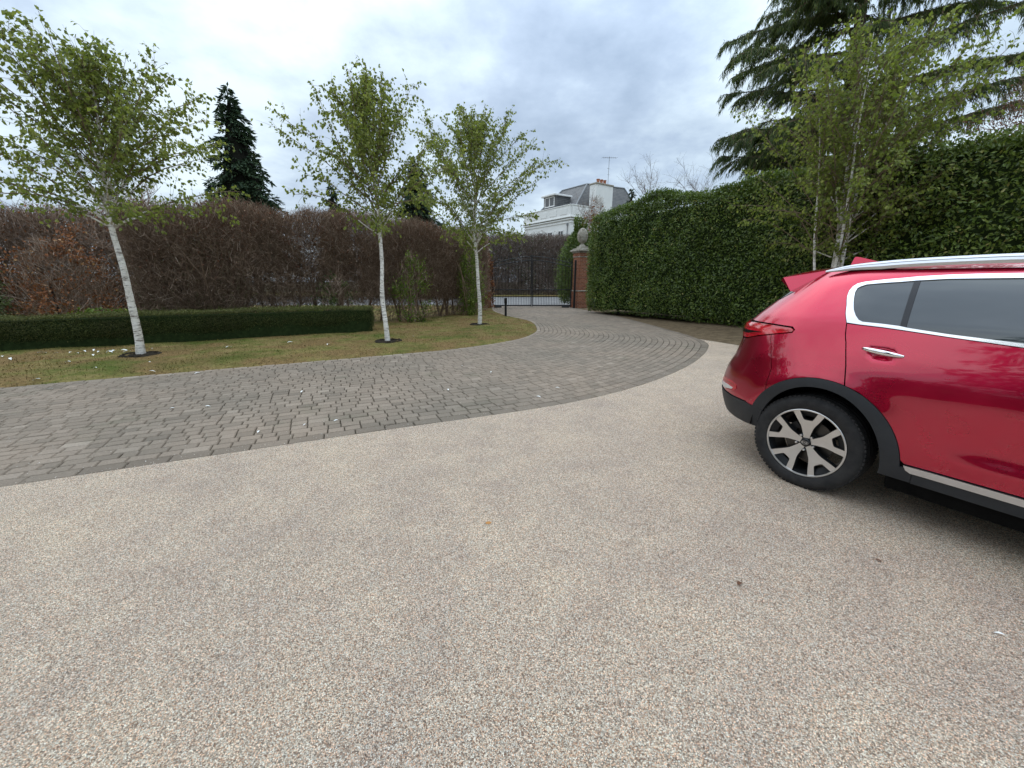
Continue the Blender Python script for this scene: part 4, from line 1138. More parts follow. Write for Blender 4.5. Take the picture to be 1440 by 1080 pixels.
rng = np.random.default_rng(77)
LA, LB = (5.30, 19.9), (13.25, 3.7)
def LH(s): return 4.42 - .30 * min(1, max(0, (s - 8) / 4)) + .14 * math.sin(s * .55) + .07 * math.sin(s * 1.7 + 1) - .45 * max(0, 1 - s / 2.2)
hroot = empty('laurel_hedge', (8.2, 13., 0), 0, 'tall glossy dark green laurel hedge behind the red car', 'hedge')
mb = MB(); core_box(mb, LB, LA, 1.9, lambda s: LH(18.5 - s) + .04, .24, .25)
P, Nr = slab_points(LB, LA, 1.9, lambda s: LH(18.5 - s), 265000, seed=4, z0=.10, bulge=.17)
off3 = np.array([8.2, 13., 0])
mb2 = MB(); rn = np.clip(rng.normal(.52, .24, len(P)) + .30 * (vnoise(P[:, 0] * 1.1 + P[:, 1], P[:, 2] * 1.1, 6) - .5), 0, 1)
hedge_leaves(mb2, P - off3, Nr, .055, .115, .46, rn, depth=.15)
# young shoots sticking out of the top and face
m = rng.choice(len(P), 2600, replace=False); hedge_leaves(mb2, P[m] - off3 + Nr[m] * .10, Nr[m], .06, .10, .4, rng.uniform(.75, 1, 2600), depth=.06, up=.8)
mb.V = [v - off3 for v in mb.V]
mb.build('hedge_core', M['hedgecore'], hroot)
mb2.build('foliage', M['laurel'], hroot)
for s_ in np.arange(.4, 18.3, .62):
    t = unit((np.array(LB) - np.array(LA))[None])[0]; b = np.array(LA) + t * s_ + np.array([-t[1], t[0]]) * -0.0
    nf = np.array([-t[1], t[0]]); b = b + np.array([.9, .44]) * rng.uniform(.45, .9)
    mb = MB(); mb.tube(curve_pts((*(b - off3[:2]), -.05), (rng.normal(0, .12), rng.normal(0, .12), 1), .9, 4), np.linspace(.035, .022, 5), 6); mb.build('stem', M['bark'], hroot)

# bush of the same laurel beyond the gate pillar
def bush(name, c, rx, ry, h, n, mat, label, cat, L0, L1, asp, rn=(.5, .22), core=True, group=None, stems=5, lump=.25, z0=.15, seed=1, twig=0, power=.8, clump=0):
    root = empty(name, (c[0], c[1], 0), 0, label, cat, group)
    d = rsphere(n); d[:, 2] = np.abs(d[:, 2]) * 1.0
    th = np.arctan2(d[:, 1], d[:, 0]); k = 1 + lump * (vnoise(th * 1.6 + 5, d[:, 2] * 3.5, seed) - .5) * 2 + lump * .5 * (vnoise(th * 4, d[:, 2] * 8, seed + 2) - .5)
    rad = np.sign(d) * np.abs(d) ** power
    P = np.c_[rad[:, 0] * rx * k, rad[:, 1] * ry * k, z0 + (h - z0) * np.abs(rad[:, 2]) * k * .5 + (h - z0) * .5 * rng.random(n) * np.abs(rad[:, 2])]
    P[:, 2] = np.clip(z0 + (h - z0) * (rng.random(n) ** .9) * np.clip(k, .6, 1.15), z0, None)
    hz = np.clip((P[:, 2] - z0) / (h - z0), 0, 1.2); fr = np.clip(np.sin(np.pi * np.clip(hz * .80 + .2, 0, 1)), .12, 1) ** .6
    rr_ = np.sqrt(rng.random(n)) ** .5
    P[:, 0] = np.cos(th) * rx * fr * k * rr_; P[:, 1] = np.sin(th) * ry * fr * k * rr_
    if clump:
        K = max(12, n // clump); ci_ = rng.choice(n, K, replace=False); kk = rng.integers(0, K, n); P = P[ci_[kk]] + rng.normal(0, 1, (n, 3)) * np.array([.15 * rx, .15 * ry, .07 * h]) * rng.uniform(.5, 1.3, K)[kk][:, None]; P[:, 2] = np.maximum(P[:, 2], .08)
    Nr = unit(np.c_[P[:, 0] / rx, P[:, 1] / ry, (hz - .4)])
    mb = MB(); hedge_leaves(mb, P, Nr, L0, L1, asp, np.clip(rng.normal(rn[0], rn[1], n), 0, 1), depth=.12)
    mb.build('foliage', mat, root)
    mb = MB()
    for i in range(stems):
        a = rng.random() * 6.28; mb.tube(curve_pts((.12 * math.cos(a), .12 * math.sin(a), -.05), (math.cos(a) * .3, math.sin(a) * .3, 1), h * .75, 6, wob=.08), np.linspace(.03, .008, 7), 5)
    if twig:
        a = rng.random(twig) * 6.28; r_ = np.sqrt(rng.random(twig)); hz = rng.random(twig); fr = np.clip(np.sin(np.pi * np.clip(hz * .8 + .2, 0, 1)), .12, 1) ** .6
        p = np.c_[np.cos(a) * rx * fr * r_, np.sin(a) * ry * fr * r_, z0 * .3 + hz * h]; dd = unit(np.c_[np.cos(a) * .5, np.sin(a) * .5, np.full(twig, .8)] + rng.normal(0, .45, (twig, 3)))
        L = rng.uniform(.15, .5, twig)[:, None]
        mb.prisms(p - dd * L * .5, p + dd * L * .5, .006, .0025, 3, rng.random(twig))
    mb.build('stems', M['twigb'], root)
    return root
rng = np.random.default_rng(5)
bush('laurel_bush', (4.05, 24.6), 1.35, 1.0, 4.5, 19000, M['laurel'], 'rounded laurel bush beyond the gate beside the brick pillar', 'bush', .09, .15, .45)

# low clipped yew hedge in front of the beech hedge
BA, BB = (-14.2, 6.46), (-4.0, 11.5)
rng = np.random.default_rng(8)
hroot = empty('clipped_hedge', (-9, 9.1, 0), 0, 'low dark square clipped yew hedge along the back of the lawn', 'hedge'); off3 = np.array([-9, 9.1, 0])
P, Nr = slab_points(BA, BB, .75, .74, 115000, seed=9, z0=.06, bulge=.04)
mb = MB(); core_box(mb, BA, BB, .75, .72, .07, .02); mb.V = [v - off3 for v in mb.V]; mb.build('hedge_core', M['hedgecore'], hroot)
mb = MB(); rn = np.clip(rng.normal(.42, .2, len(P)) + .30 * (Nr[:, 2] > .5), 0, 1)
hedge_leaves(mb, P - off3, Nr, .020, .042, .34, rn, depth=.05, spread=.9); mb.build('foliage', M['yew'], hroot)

# bare beech hedge: tens of thousands of twigs, a few dry leaves, upright stems
def twig_hedge(path, thick, H, ntw, nlf, label, name='beech_hedge', seed=0, zb=.55, tw='twigb', leaf='brownleaf', L=(.14, .42), r=.0042, gap=None, stem=.55, lsz=(.05, .08), lbias=2., rbase=.045, core=None):
    global rng
    rng = np.random.default_rng(seed)
    P = crom(path, 10); s = np.concatenate([[0], np.cumsum(np.linalg.norm(np.diff(P, axis=0), axis=1))]); Ln = s[-1]
    T = np.gradient(P, axis=0); T = unit(T); Nf = np.stack([T[:, 1], -T[:, 0]], 1)
    org = np.array([P[len(P) // 2][0], P[len(P) // 2][1], 0])
    root = empty(name, tuple(org), 0, label, 'hedge')
    def at(ss, w_): 
        p = np.stack([np.interp(ss, s, P[:, i]) for i in (0, 1)], 1); n_ = unit(np.stack([np.interp(ss, s, Nf[:, i]) for i in (0, 1)], 1)); return p + n_ * w_[:, None], n_
    Hs = lambda ss: H + .16 * (vnoise(ss * .8, ss * 0, seed) - .5) * 2 + .10 * (vnoise(ss * 2.7, ss * 0, seed + 1) - .5) * 2
    ss = rng.random(ntw) * Ln; w_ = (rng.random(ntw) - .5) * thick; hh = Hs(ss)
    # sparser foot so that light shows through between the stems
    u = rng.random(ntw); z = np.where(u < .055, rng.random(ntw) * zb, zb + (hh - zb) * rng.random(ntw) ** .92)
    lum = .10 * (vnoise(ss * 1.5, z * 1.5, seed + 4) - .5) * 2
    pw, nf = at(ss, w_ * (1 + .3 * lum) + np.sign(w_) * lum * (np.abs(w_) > thick * .25))
    edge = np.abs(w_) / (thick / 2)
    dd = unit(np.c_[nf * (np.sign(w_) * .55 * edge)[:, None], .55 + .7 * ((z / hh) > .85)] + rng.normal(0, .55, (ntw, 3)))
    ln = rng.uniform(L[0], L[1], ntw)
    C = np.c_[pw, z] - org
    bend = rng.normal(0, .16, (ntw, 3)) * ln[:, None]
    mid = C + bend; P0 = C - dd * ln[:, None] * .5; P1 = C + dd * ln[:, None] * .5
    over = P1[:, 2] + 0 > hh + .10; P1[over, 2] = (hh + .10)[over] * 1 + rng.normal(0, .05, over.sum())
    mb = MB(); rn = np.clip(rng.normal(.40, .25, ntw), 0, 1)
    mb.prisms(P0, mid, r, r * .8, 3, rn); mb.prisms(mid, P1, r * .8, r * .45, 3, rn)
    mb.build('twigs', M[tw], root)
    # leaves, most near the top
    if nlf:
        ss = rng.random(nlf) * Ln; hh = Hs(ss); z = zb * .6 + (hh - zb * .6) * rng.random(nlf) ** (1 / lbias); w_ = (rng.random(nlf) - .5) * thick * 1.06
        cl_ = vnoise(ss * 1.2, z * 1.2, seed + 9) > .42
        ss, z, w_ = ss[cl_], z[cl_], w_[cl_]; pw, nf = at(ss, w_); m = len(z); C = np.c_[pw, z] - org
        mb = MB(); Lf = rng.uniform(lsz[0], lsz[1], m); mb.leaves(C, unit(rng.normal(0, 1, (m, 3)) + np.array([0, 0, -.5])), rsphere(m), Lf, Lf * .6, .3, rnd=np.clip(rng.normal(.5, .25, m), 0, 1)); mb.build('leaves', M[leaf], root)
    mb = MB()
    for q_ in np.arange(.15, Ln, stem):
        q_ = q_ + rng.uniform(-.15, .15); b, _ = at(np.array([q_]), np.array([rng.uniform(-.2, .2)])); b = np.append(b[0], -.05) - org
        rr = rbase * rng.uniform(.6, 1.35)
        for k in range(rng.integers(1, 4)):
            C = curve_pts(b, (rng.normal(0, .16), rng.normal(0, .16), 1), H * rng.uniform(.55, .92), 8, wob=.05); mb.tube(C, np.linspace(rr, .008, 9), 6, rnd=.3)
            for j in range(10):
                i_ = rng.integers(1, 7); D = curve_pts(C[i_], (rng.normal(0, .7), rng.normal(0, .7), .7), rng.uniform(.4, 1.0), 4, wob=.12); mb.prisms(D[:-1], D[1:], np.linspace(.012, .006, 4), np.linspace(.009, .004, 4), 4, .35)
    mb.build('trunks', M['twigb'], root)
    if core:
        mb = MB(); pc, nc = P, Nf; k = core
        a1 = np.c_[pc + nc * k[0], np.full(len(pc), k[1])] - org; a2 = np.c_[pc + nc * k[0], np.full(len(pc), k[2])] - org; a3 = np.c_[pc - nc * k[0], np.full(len(pc), k[2])] - org; a4 = np.c_[pc - nc * k[0], np.full(len(pc), k[1])] - org
        n = len(pc); i = np.arange(n - 1); V = np.concatenate([a1, a2, a3, a4]); F = [np.stack([b * n + i, b * n + i + 1, ((b + 1) % 4) * n + i + 1, ((b + 1) % 4) * n + i], 1) for b in range(4)]
        F.append(np.array([[0, n, 2 * n, 3 * n], [n - 1, 4 * n - 1, 3 * n - 1, 2 * n - 1]])); mb.add(V, F); mb.build('hedge_core', M['dark'], root)
    return root
twig_hedge([(-10.4, 11.1), (-8.6, 11.9), (-5.9, 13.7), (-3.8, 15.9), (-2.35, 18.4), (-1.75, 21.6)], 1.25, 3.6, 95000, 13000, 'tall bare brown beech hedge between the first birch and the gate', seed=3, lbias=3.2, zb=.75, L=(.14, .44), r=.0046)
twig_hedge([(-33, 7.5), (-24, 11.5), (-17, 13.8), (-10.8, 16.0)], 2.2, 3.7, 62000, 9000, 'wild brown thicket of bare shrubs behind the lawn at the left edge', name='overgrown_thicket', seed=6, leaf='copper', L=(.3, .9), r=.007, lsz=(.08, .12), lbias=1.3, stem=1.)
twig_hedge([(-16, 43.3), (-9, 43.1), (-2, 42.8), (9, 42.2), (17, 41.6)], 2.4, 5.9, 62000, 9000, 'tall bare hedge on the far side of the road beyond the gate', name='roadside_hedge', seed=9, tw='twigg', leaf='olive', L=(.5, 1.5), r=.011, lsz=(.14, .24), lbias=.9, stem=1.1, rbase=.07, zb=.4)

# leafy bits against the bare hedge
rng = np.random.default_rng(15)
def leafy_column(name, c, rx, ry, h, n, mat, label, cat, sz=(.06, .10), seed=0, twig=300, z0=.1, group=None):
    return bush(name, c, rx, ry, h, n, mat, label, cat, sz[0], sz[1], .62, group=group, lump=.45, z0=z0, seed=seed, twig=twig, stems=4, clump=45)
leafy_column('hornbeam_sapling', (-3.55, 14.3), .62, .5, 2.35, 1500, M['fresh'], 'fresh green sapling growing out of the bare hedge between two birches', 'shrub', seed=2)
leafy_column('hornbeam_shrub', (-1.82, 17.2), .60, .6, 3.2, 3600, M['fresh'], 'fresh green leafy shrub at the gate end of the bare hedge', 'shrub', seed=5)
leafy_column('beech_sapling', (-5.55, 12.75), .5, .4, 1.6, 420, M['olive'], 'sparse greenish sapling in front of the bare hedge, left of the second birch', 'shrub', seed=8)
leafy_column('copper_shrub', (-12.4, 11.2), 1.5, 1.0, 2.5, 3000, M['copper'], 'rusty leaved beech shrub behind the clipped hedge left of the first birch', 'shrub', seed=3, twig=2400)
leafy_column('copper_beech', (-16.4, 10.9), 2.1, 1.3, 3.9, 5600, M['copper'], 'taller rusty leaved shrub at the left edge of the photo', 'shrub', seed=6, twig=3200, sz=(.08, .12))
leafy_column('green_shrub', (-13.9, 9.7), 1.25, .8, 2.0, 4200, M['olive'], 'dull green evergreen shrub behind the clipped hedge at the left edge', 'shrub', seed=9, twig=1200)
leafy_column('dark_evergreen', (-11.0, 14.1), 1.7, 1.0, 2.7, 6000, M['laurel'], 'dark evergreen bush in the gap behind the leaning brown trunk', 'shrub', seed=11, sz=(.07, .11), twig=600)

# twisted bare tree in the gap behind the first birch
rng = np.random.default_rng(19)
def bare_tree(c, h, label, seed, r0=.09, n=26, spread=1., mat='twigg', name='bare_tree', group=None, lean=(0, 0), sub=9, rt=.010):
    global rng
    rng = np.random.default_rng(seed)
    root = empty(name, (c[0], c[1], 0), 0, label, 'tree', group)
    mb = MB(); tw = MB(); T = curve_pts((0, 0, -.05), (lean[0], lean[1], 1), h * .8, 9, wob=.07); rr = np.linspace(r0, r0 * .22, 10); mb.tube(crom(T, 3), np.interp(np.linspace(0, 1, 28), np.linspace(0, 1, 10), rr), 8)
    for i in range(n):
        k = rng.integers(3, 10); a = i * 2.4 + rng.normal(0, .3); L = h * rng.uniform(.22, .42) * spread
        C = curve_pts(T[k], (math.cos(a) * spread, math.sin(a) * spread, rng.uniform(.5, 1.3)), L, 7, up=.3, wob=.11); r1 = rr[k] * .5
        tw.prisms(C[:-1], C[1:], np.linspace(r1, .008, 7), np.linspace(r1 * .85, .006, 7), 5, .3)
        for j in range(sub):
            q_ = rng.integers(1, 7); D = curve_pts(C[q_], unit((C[q_] - C[q_ - 1])[None])[0] + rng.normal(0, .5, 3) + Z3 * .3, L * rng.uniform(.25, .55), 5, wob=.12)
            tw.prisms(D[:-1], D[1:], np.linspace(rt, rt * .6, 5), np.linspace(rt * .8, rt * .4, 5), 3, .5)
            for g_ in range(4):
                E = curve_pts(D[rng.integers(1, 5)], rng.normal(0, .6, 3) + Z3 * .7, L * rng.uniform(.10, .25), 3, wob=.1); tw.prisms(E[:-1], E[1:], rt * .5, rt * .35, 3, .7)
    mb.build('trunk', M['bark'], root, smooth=True); tw.build('crown', M[mat], root)
    return root
bare_tree((-10.7, 12.7), 4.0, 'brown leaning trunk with twisted bare limbs right of the first birch', 71, .085, 22, 1.1, mat='twigb', lean=(-.25, 0))
G1 = 'bare trees behind the laurel hedge'
bare_tree((5.9, 27.), 6.0, 'bare twiggy tree in front of the white house, above the pillar finial', 72, .045, 26, .9, group=G1, rt=.007)
bare_tree((8.6, 25.), 7.8, 'thin bare tree standing right of the white house behind the hedge', 73, .045, 26, .85, group=G1, rt=.007)
bare_tree((10.4, 23.5), 7.4, 'bare tree between the white house and the cedar, nearest the cedar', 74, .045, 26, .85, group=G1, rt=.007)
leafy_column('russet_shrub', (5.1, 25.8), 1.3, .9, 5.35, 700, M['copper'], 'sparse russet shrub above the laurel just right of the stone finial', 'shrub', seed=21, sz=(.10, .16), twig=1400, z0=3.4)
leafy_column('russet_beech', (17.2, 14.8), 2.2, 1.6, 7.1, 6500, M['brownleaf'], 'brown leaved beech showing above the hedge at the right edge', 'tree', seed=23, sz=(.06, .10), twig=3200, z0=3.6)

# ground cover between clipped hedge and thicket
rng = np.random.default_rng(41)
n = 9000; s_ = rng.random(n); A = np.array([-14.5, 7.6]); B = np.array([-5.0, 12.25])
P = A + (B - A) * s_[:, None] + rng.uniform(0, 1.6, n)[:, None] * np.array([-.44, .9]); hz = .25 + .45 * vnoise(P[:, 0] * 1.3, P[:, 1] * 1.3, 3)
C = np.c_[P, rng.random(n) ** .6 * hz + .1]
mb = MB(); L = rng.uniform(.05, .10, n); mb.leaves(C, unit(rng.normal(0, .7, (n, 3)) + Z3 * .3), unit(rng.normal(0, .5, (n, 3)) + Z3), L, L * .6, .1, rnd=np.clip(rng.normal(.4, .25, n), 0, 1))
tag(mb.build('ground_cover', M['fresh']), 'green ivy and nettles on the ground behind the clipped hedge', 'ground cover', kind='stuff')

# ---- conifers
def conifer(c, H, Rb, z0, n, label, seed, sz=.3, group=None, mat='conif', inner=1.):
    global rng
    rng = np.random.default_rng(seed)
    root = empty('conifer', (c[0], c[1], 0), 0, label, 'tree', group)
    mb = MB(); mb.tube([(0, 0, -.1), (0, 0, H * .6), (0, 0, H * .98)], [H * .018, H * .01, .03], 8); mb.build('trunk', M['bark'], root)
    nb = int(H * 20); mb = MB(); tw = []
    u = np.sort(rng.random(nb)) ; hz = z0 + (H - z0) * u; az = rng.random(nb) * 6.283
    Lb = Rb * ((1 - u) ** .78 + .02) * rng.uniform(.72, 1.12, nb)
    per = max(8, n // nb)
    C = []; D = []
    for h, a, L in zip(hz, az, Lb):
        m = max(6, int(per * (L / (Rb * .5)))); t = rng.random(m) ** .7; dr = .32
        P = np.c_[np.cos(a) * L * t, np.sin(a) * L * t, h + .25 * L * t - dr * L * t ** 2 * 1.6]
        w_ = rng.normal(0, .14 * L + .05, m) * (1.1 - .6 * t); P[:, 0] += -np.sin(a) * w_; P[:, 1] += np.cos(a) * w_; P[:, 2] -= np.abs(w_) * .4 + rng.random(m) * .15
        C.append(P); D.append(unit(np.c_[np.full(m, np.cos(a)), np.full(m, np.sin(a)), np.full(m, -.35)] + rng.normal(0, .4, (m, 3))))
    C = np.concatenate(C); D = np.concatenate(D); m = len(C); L = rng.uniform(.6, 1.3, m) * sz
    mb.leaves(C, D, unit(Z3 + rng.normal(0, .5, (m, 3))), L, L * .38, .1, rnd=np.clip(rng.normal(.45, .25, m), 0, 1)); mb.build('crown', M[mat], root)
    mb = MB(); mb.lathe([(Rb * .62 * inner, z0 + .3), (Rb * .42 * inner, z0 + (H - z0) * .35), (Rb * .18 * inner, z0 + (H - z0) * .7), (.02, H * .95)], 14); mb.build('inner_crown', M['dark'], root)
    return root
G2 = 'dark conifers beyond the hedges'
conifer((-22.0, 35.), 16.1, 3.9, 2.5, 26000, 'tall dark pointed conifer between the first and second birch', 51, .36, G2)
conifer((-15.2, 36.), 9.3, 1.9, 2., 8000, 'small conifer just left of the second birch crown', 52, .32, G2)
conifer((-8.0, 36.), 11.3, 3.1, 2., 15000, 'broad dark conifer seen through the right side of the second birch', 53, .34, G2)
conifer((11.2, 40.), 9.9, 1.5, 2., 5000, 'small dark conifer tip right of the white house', 54, .28, G2)

# ---- the great cedar with drooping sprays
rng = np.random.default_rng(63)
croot = empty('cedar_tree', (13.2, 17.6, 0), 0, 'huge cedar with drooping branches towering over the tall hedge', 'tree')
mb = MB(); tr = crom([(0, 0, -.1), (.05, 0, 4), (.0, .1, 8), (-.15, .1, 11), (-.1, .2, 14.5), (.0, .2, 17)], 4); mb.tube(tr, np.linspace(.34, .05, len(tr)), 10)
LC = []; LDir = []; LL = []; tw = MB()
def cedar_branch(h, a, L, rise, droop, dens=1., r0=.075):
    p0 = np.array([np.interp(h, tr[:, 2], tr[:, k]) for k in range(3)])
    C = curve_pts(p0, (math.cos(a), math.sin(a), rise), L, 14, droop=droop, wob=.035)
    rr = np.linspace(r0, .010, 15); mb.tube(C, rr, 6)
    for i in range(int(L * 15 * dens)):
        v = .12 + .88 * rng.random(); k = min(int(v * 14), 13); q_ = C[k] + (C[k + 1] - C[k]) * (v * 14 - k)
        dd = unit((C[k + 1] - C[k])[None])[0]; side = np.cross(dd, Z3) * rng.choice([-1, 1])
        sl = rng.uniform(.5, 1.5) * (1.2 - .6 * v) * min(1, L / 4)
        T = curve_pts(q_, dd * rng.uniform(.4, .9) + side * rng.uniform(.3, .9) - Z3 * .05, sl * 1.1, 6, droop=3.2, wob=.06)
        tw.prisms(T[:-1], T[1:], np.linspace(.014, .006, 6), np.linspace(.011, .004, 6), 3, .2)
        m = int(46 * sl / .9) + 10; f = rng.random(m) * 5.999; ki = f.astype(int); P = T[ki] + (T[ki + 1] - T[ki]) * (f - ki)[:, None]
        dd2 = unit(unit(T[ki + 1] - T[ki]) * .55 + rng.normal(0, .32, (m, 3)) + np.array([0, 0, -.85]))
        LC.append(P + rng.normal(0, .03, (m, 3))); LDir.append(dd2); LL.append(rng.uniform(.12, .34, m))
    # needles along the branch itself
    m = int(L * 40); f = (rng.random(m) * .85 + .15) * 13.999; ki = f.astype(int); P = C[ki] + (C[ki + 1] - C[ki]) * (f - ki)[:, None]
    LC.append(P + rng.normal(0, .05, (m, 3))); LDir.append(unit(rng.normal(0, .6, (m, 3)) + (C[ki + 1] - C[ki]) * 3)); LL.append(rng.uniform(.10, .22, m))
PI = math.pi
# limbs reaching left over the drive, then the rest all round
for h, a, L, rise, dr in ((5.6, PI + .05, 4.6, .22, .8), (5.2, PI + .3, 4.3, .28, .8), (7.0, PI - .1, 4.8, .14, 1.0), (6.5, PI - .25, 4.4, .3, .9), (4.9, PI - .1, 4.4, .3, .7), (9.4, PI + .05, 4.9, .18, 1.05), (10.9, PI - .12, 4.7, .12, .9), (12.3, PI + .15, 3.9, .25, .8), (7.5, PI + .12, 4.6, .1, 1.15), (8.3, PI - .35, 4.4, .15, 1.1), (6.2, PI + .1, 4.5, .15, .9), (6.9, PI + .5, 4.2, .2, 1.1), (8.9, PI + .55, 4.4, .2, 1.0), (10.2, PI + .6, 4.3, .25, .9), (11.6, PI + .5, 4.3, .25, .9), (9.9, PI - .7, 4.3, .2, 1.0),
                           (8.3, .05, 6.0, .42, .35), (7.2, -.2, 5.8, .30, .5), (11.6, -.1, 6.2, .2, .8), (12.4, .3, 5.8, .2, .8), (6.5, -.45, 5.0, .25, .6), (12.9, -.5, 5.5, .25, .8), (13.3, .0, 6.6, .15, .75), (12.0, -.25, 6.4, .15, .8), (13.8, -.3, 6.2, .1, .8), (10.6, .1, 6.2, .3, .6), (9.4, -.3, 5.8, .3, .6)):
    cedar_branch(h, a, L, rise, dr)
for i in range(16):
    cedar_branch(rng.uniform(5.0, 12.5), PI + rng.uniform(-.9, .9), rng.uniform(2.6, 4.4), rng.uniform(.05, .3), rng.uniform(.8, 1.2), .9, .06)
for i in range(22):
    h = 5.2 + 10.5 * rng.random(); cedar_branch(h, rng.random() * 6.28, rng.uniform(2.4, 4.4) * (1.1 - .03 * h), .2, .9, .75, .06)
C = np.concatenate(LC); D = np.concatenate(LDir); L = np.concatenate(LL); m = len(C)
mb.build('trunk', M['bark'], croot, smooth=True); tw.build('branchlets', M['twigb'], croot)
cr = MB(); cr.leaves(C, D, rsphere(m), L * .85, .014 + .02 * rng.random(m), .1, rnd=np.clip(rng.normal(.5, .22, m) + .2 * (vnoise(C[:, 0] * .7, C[:, 2] * .7, 3) - .5), 0, 1), wide=.3); cr.build('crown', M['cedar'], croot)


conifer((-8.6, -4.6), 17., 2.6, 2., 9000, 'tall dark tree mirrored in the side windows of the red car', 57, .30, inner=.3)
# a belt of trees across the drive behind the viewer, mirrored in the car's paint and windows
rng = np.random.default_rng(91)
mb = MB(); n = 16000; a = rng.uniform(R(150), R(262), n); rad = 21 + rng.normal(0, 1.5, n)
hz = (2.6 + 2.2 * vnoise(a * 9, a * 0, 4) + 1.6 * vnoise(a * 27, a * 0, 6))
C = np.c_[np.cos(a) * rad, np.sin(a) * rad, rng.random(n) * hz]; L = rng.uniform(.3, .7, n); mb.leaves(C, rsphere(n), rsphere(n), L, L * .5, .1)
a = np.linspace(R(150), R(262), 60); hz = 2.2 + 2.0 * vnoise(a * 9, a * 0, 4); A0 = np.c_[np.cos(a) * 21, np.sin(a) * 21, hz * 0]; A1 = A0.copy(); A1[:, 2] = hz
A2 = np.c_[np.cos(a) * 22.5, np.sin(a) * 22.5, hz]; k = np.arange(59); mb.add(np.concatenate([A0, A1, A2]), [np.stack([k, k + 1, k + 61, k + 60], 1), np.stack([60 + k, 61 + k, k + 121, k + 120], 1)], rnd=.1)
tag(mb.build('woods', M['conif']), 'dark belt of trees mirrored in the windows of the red car', 'woods', kind='stuff')
# ------------------------------------------------------------------ gate, pillars, bollards, house, small things
def pillar(c, rz, label, finial):
    root = empty('brick_pillar', (c[0], c[1], 0), rz, label, 'pillar', 'brick gate pillars')
    mb = MB(); mb.box((0, 0, .44), (.80, .80, .92), bev=.006); mb.box((0, 0, 1.845), (.66, .66, 1.77), bev=.006); mb.box((0, 0, 2.865), (.70, .70, .18), bev=.005); mb.build('shaft', M['brick'], root)
    mb = MB(); mb.box((0, 0, .93), (.84, .84, .07), bev=.02); mb.box((0, 0, 2.752), (.72, .72, .05), bev=.015); mb.build('string_course', M['stone'], root)
    mb = MB(); mb.box((0, 0, 2.985), (.82, .82, .065), bev=.015); mb.box((0, 0, 3.065), (.96, .96, .10), bev=.025); mb.box((0, 0, 3.150), (.78, .78, .075), bev=.03); mb.build('coping', M['stone'], root)
    if finial:
        mb = MB(); mb.box((0, 0, 3.24), (.46, .46, .11), bev=.02)
        mb.lathe([(.20, 3.295), (.20, 3.33), (.155, 3.36), (.085, 3.42), (.085, 3.45), (.13, 3.49), (.20, 3.55), (.255, 3.66), (.282, 3.80), (.275, 3.93), (.235, 4.06), (.17, 4.16), (.10, 4.225), (.05, 4.25), (.001, 4.26)], 28)
        # carved scales of the pineapple
        for k, z in enumerate(np.arange(3.56, 4.20, .075)):
            r_ = np.interp(z, [3.55, 3.66, 3.80, 3.93, 4.06, 4.16, 4.225], [.20, .255, .282, .275, .235, .17, .10]); nn = max(7, int(r_ * 48))
            for j in range(nn):
                a = (j + .5 * (k % 2)) * 2 * PI / nn; t = np.array([-math.sin(a), math.cos(a), 0]); u = np.array([math.cos(a), math.sin(a), .0])
                p = u * (r_ - .004) + np.array([0, 0, z]); s_ = .042
                mb.add([p - t * s_ * .8, p + Z3 * s_ * 1.1 + u * .0, p + t * s_ * .8, p - Z3 * s_ * .9, p + u * .032 + Z3 * .006], [np.array([[0, 1, 4], [1, 2, 4], [2, 3, 4], [3, 0, 4]])[:, ::-1]])
        mb.build('finial', M['stone'], root)
    return root
pR = pillar((3.86, 22.75), R(24), 'red brick gate pillar topped by a carved stone pineapple', True)
pL = pillar((-1.62, 22.75), R(-4), 'brick gate pillar overgrown with rusty leaves beside the leafy shrub', False)
rng = np.random.default_rng(102)
leafy_column('creeper', (-1.55, 22.45), .55, .50, 3.0, 2600, M['copper'], 'rusty creeper clinging to the brick pillar behind the third birch', 'creeper', seed=31, sz=(.07, .12), twig=500)
mb = MB(); mb.box((-1.75, 22.0, .62), (.22, .14, .30), bev=.02); mb.box((-1.75, 22.0, .24), (.06, .06, .56), bev=.01)
tag(mb.build('intercom_box', M['boxwhite']), 'small pale intercom box on a post by the overgrown pillar', 'intercom')

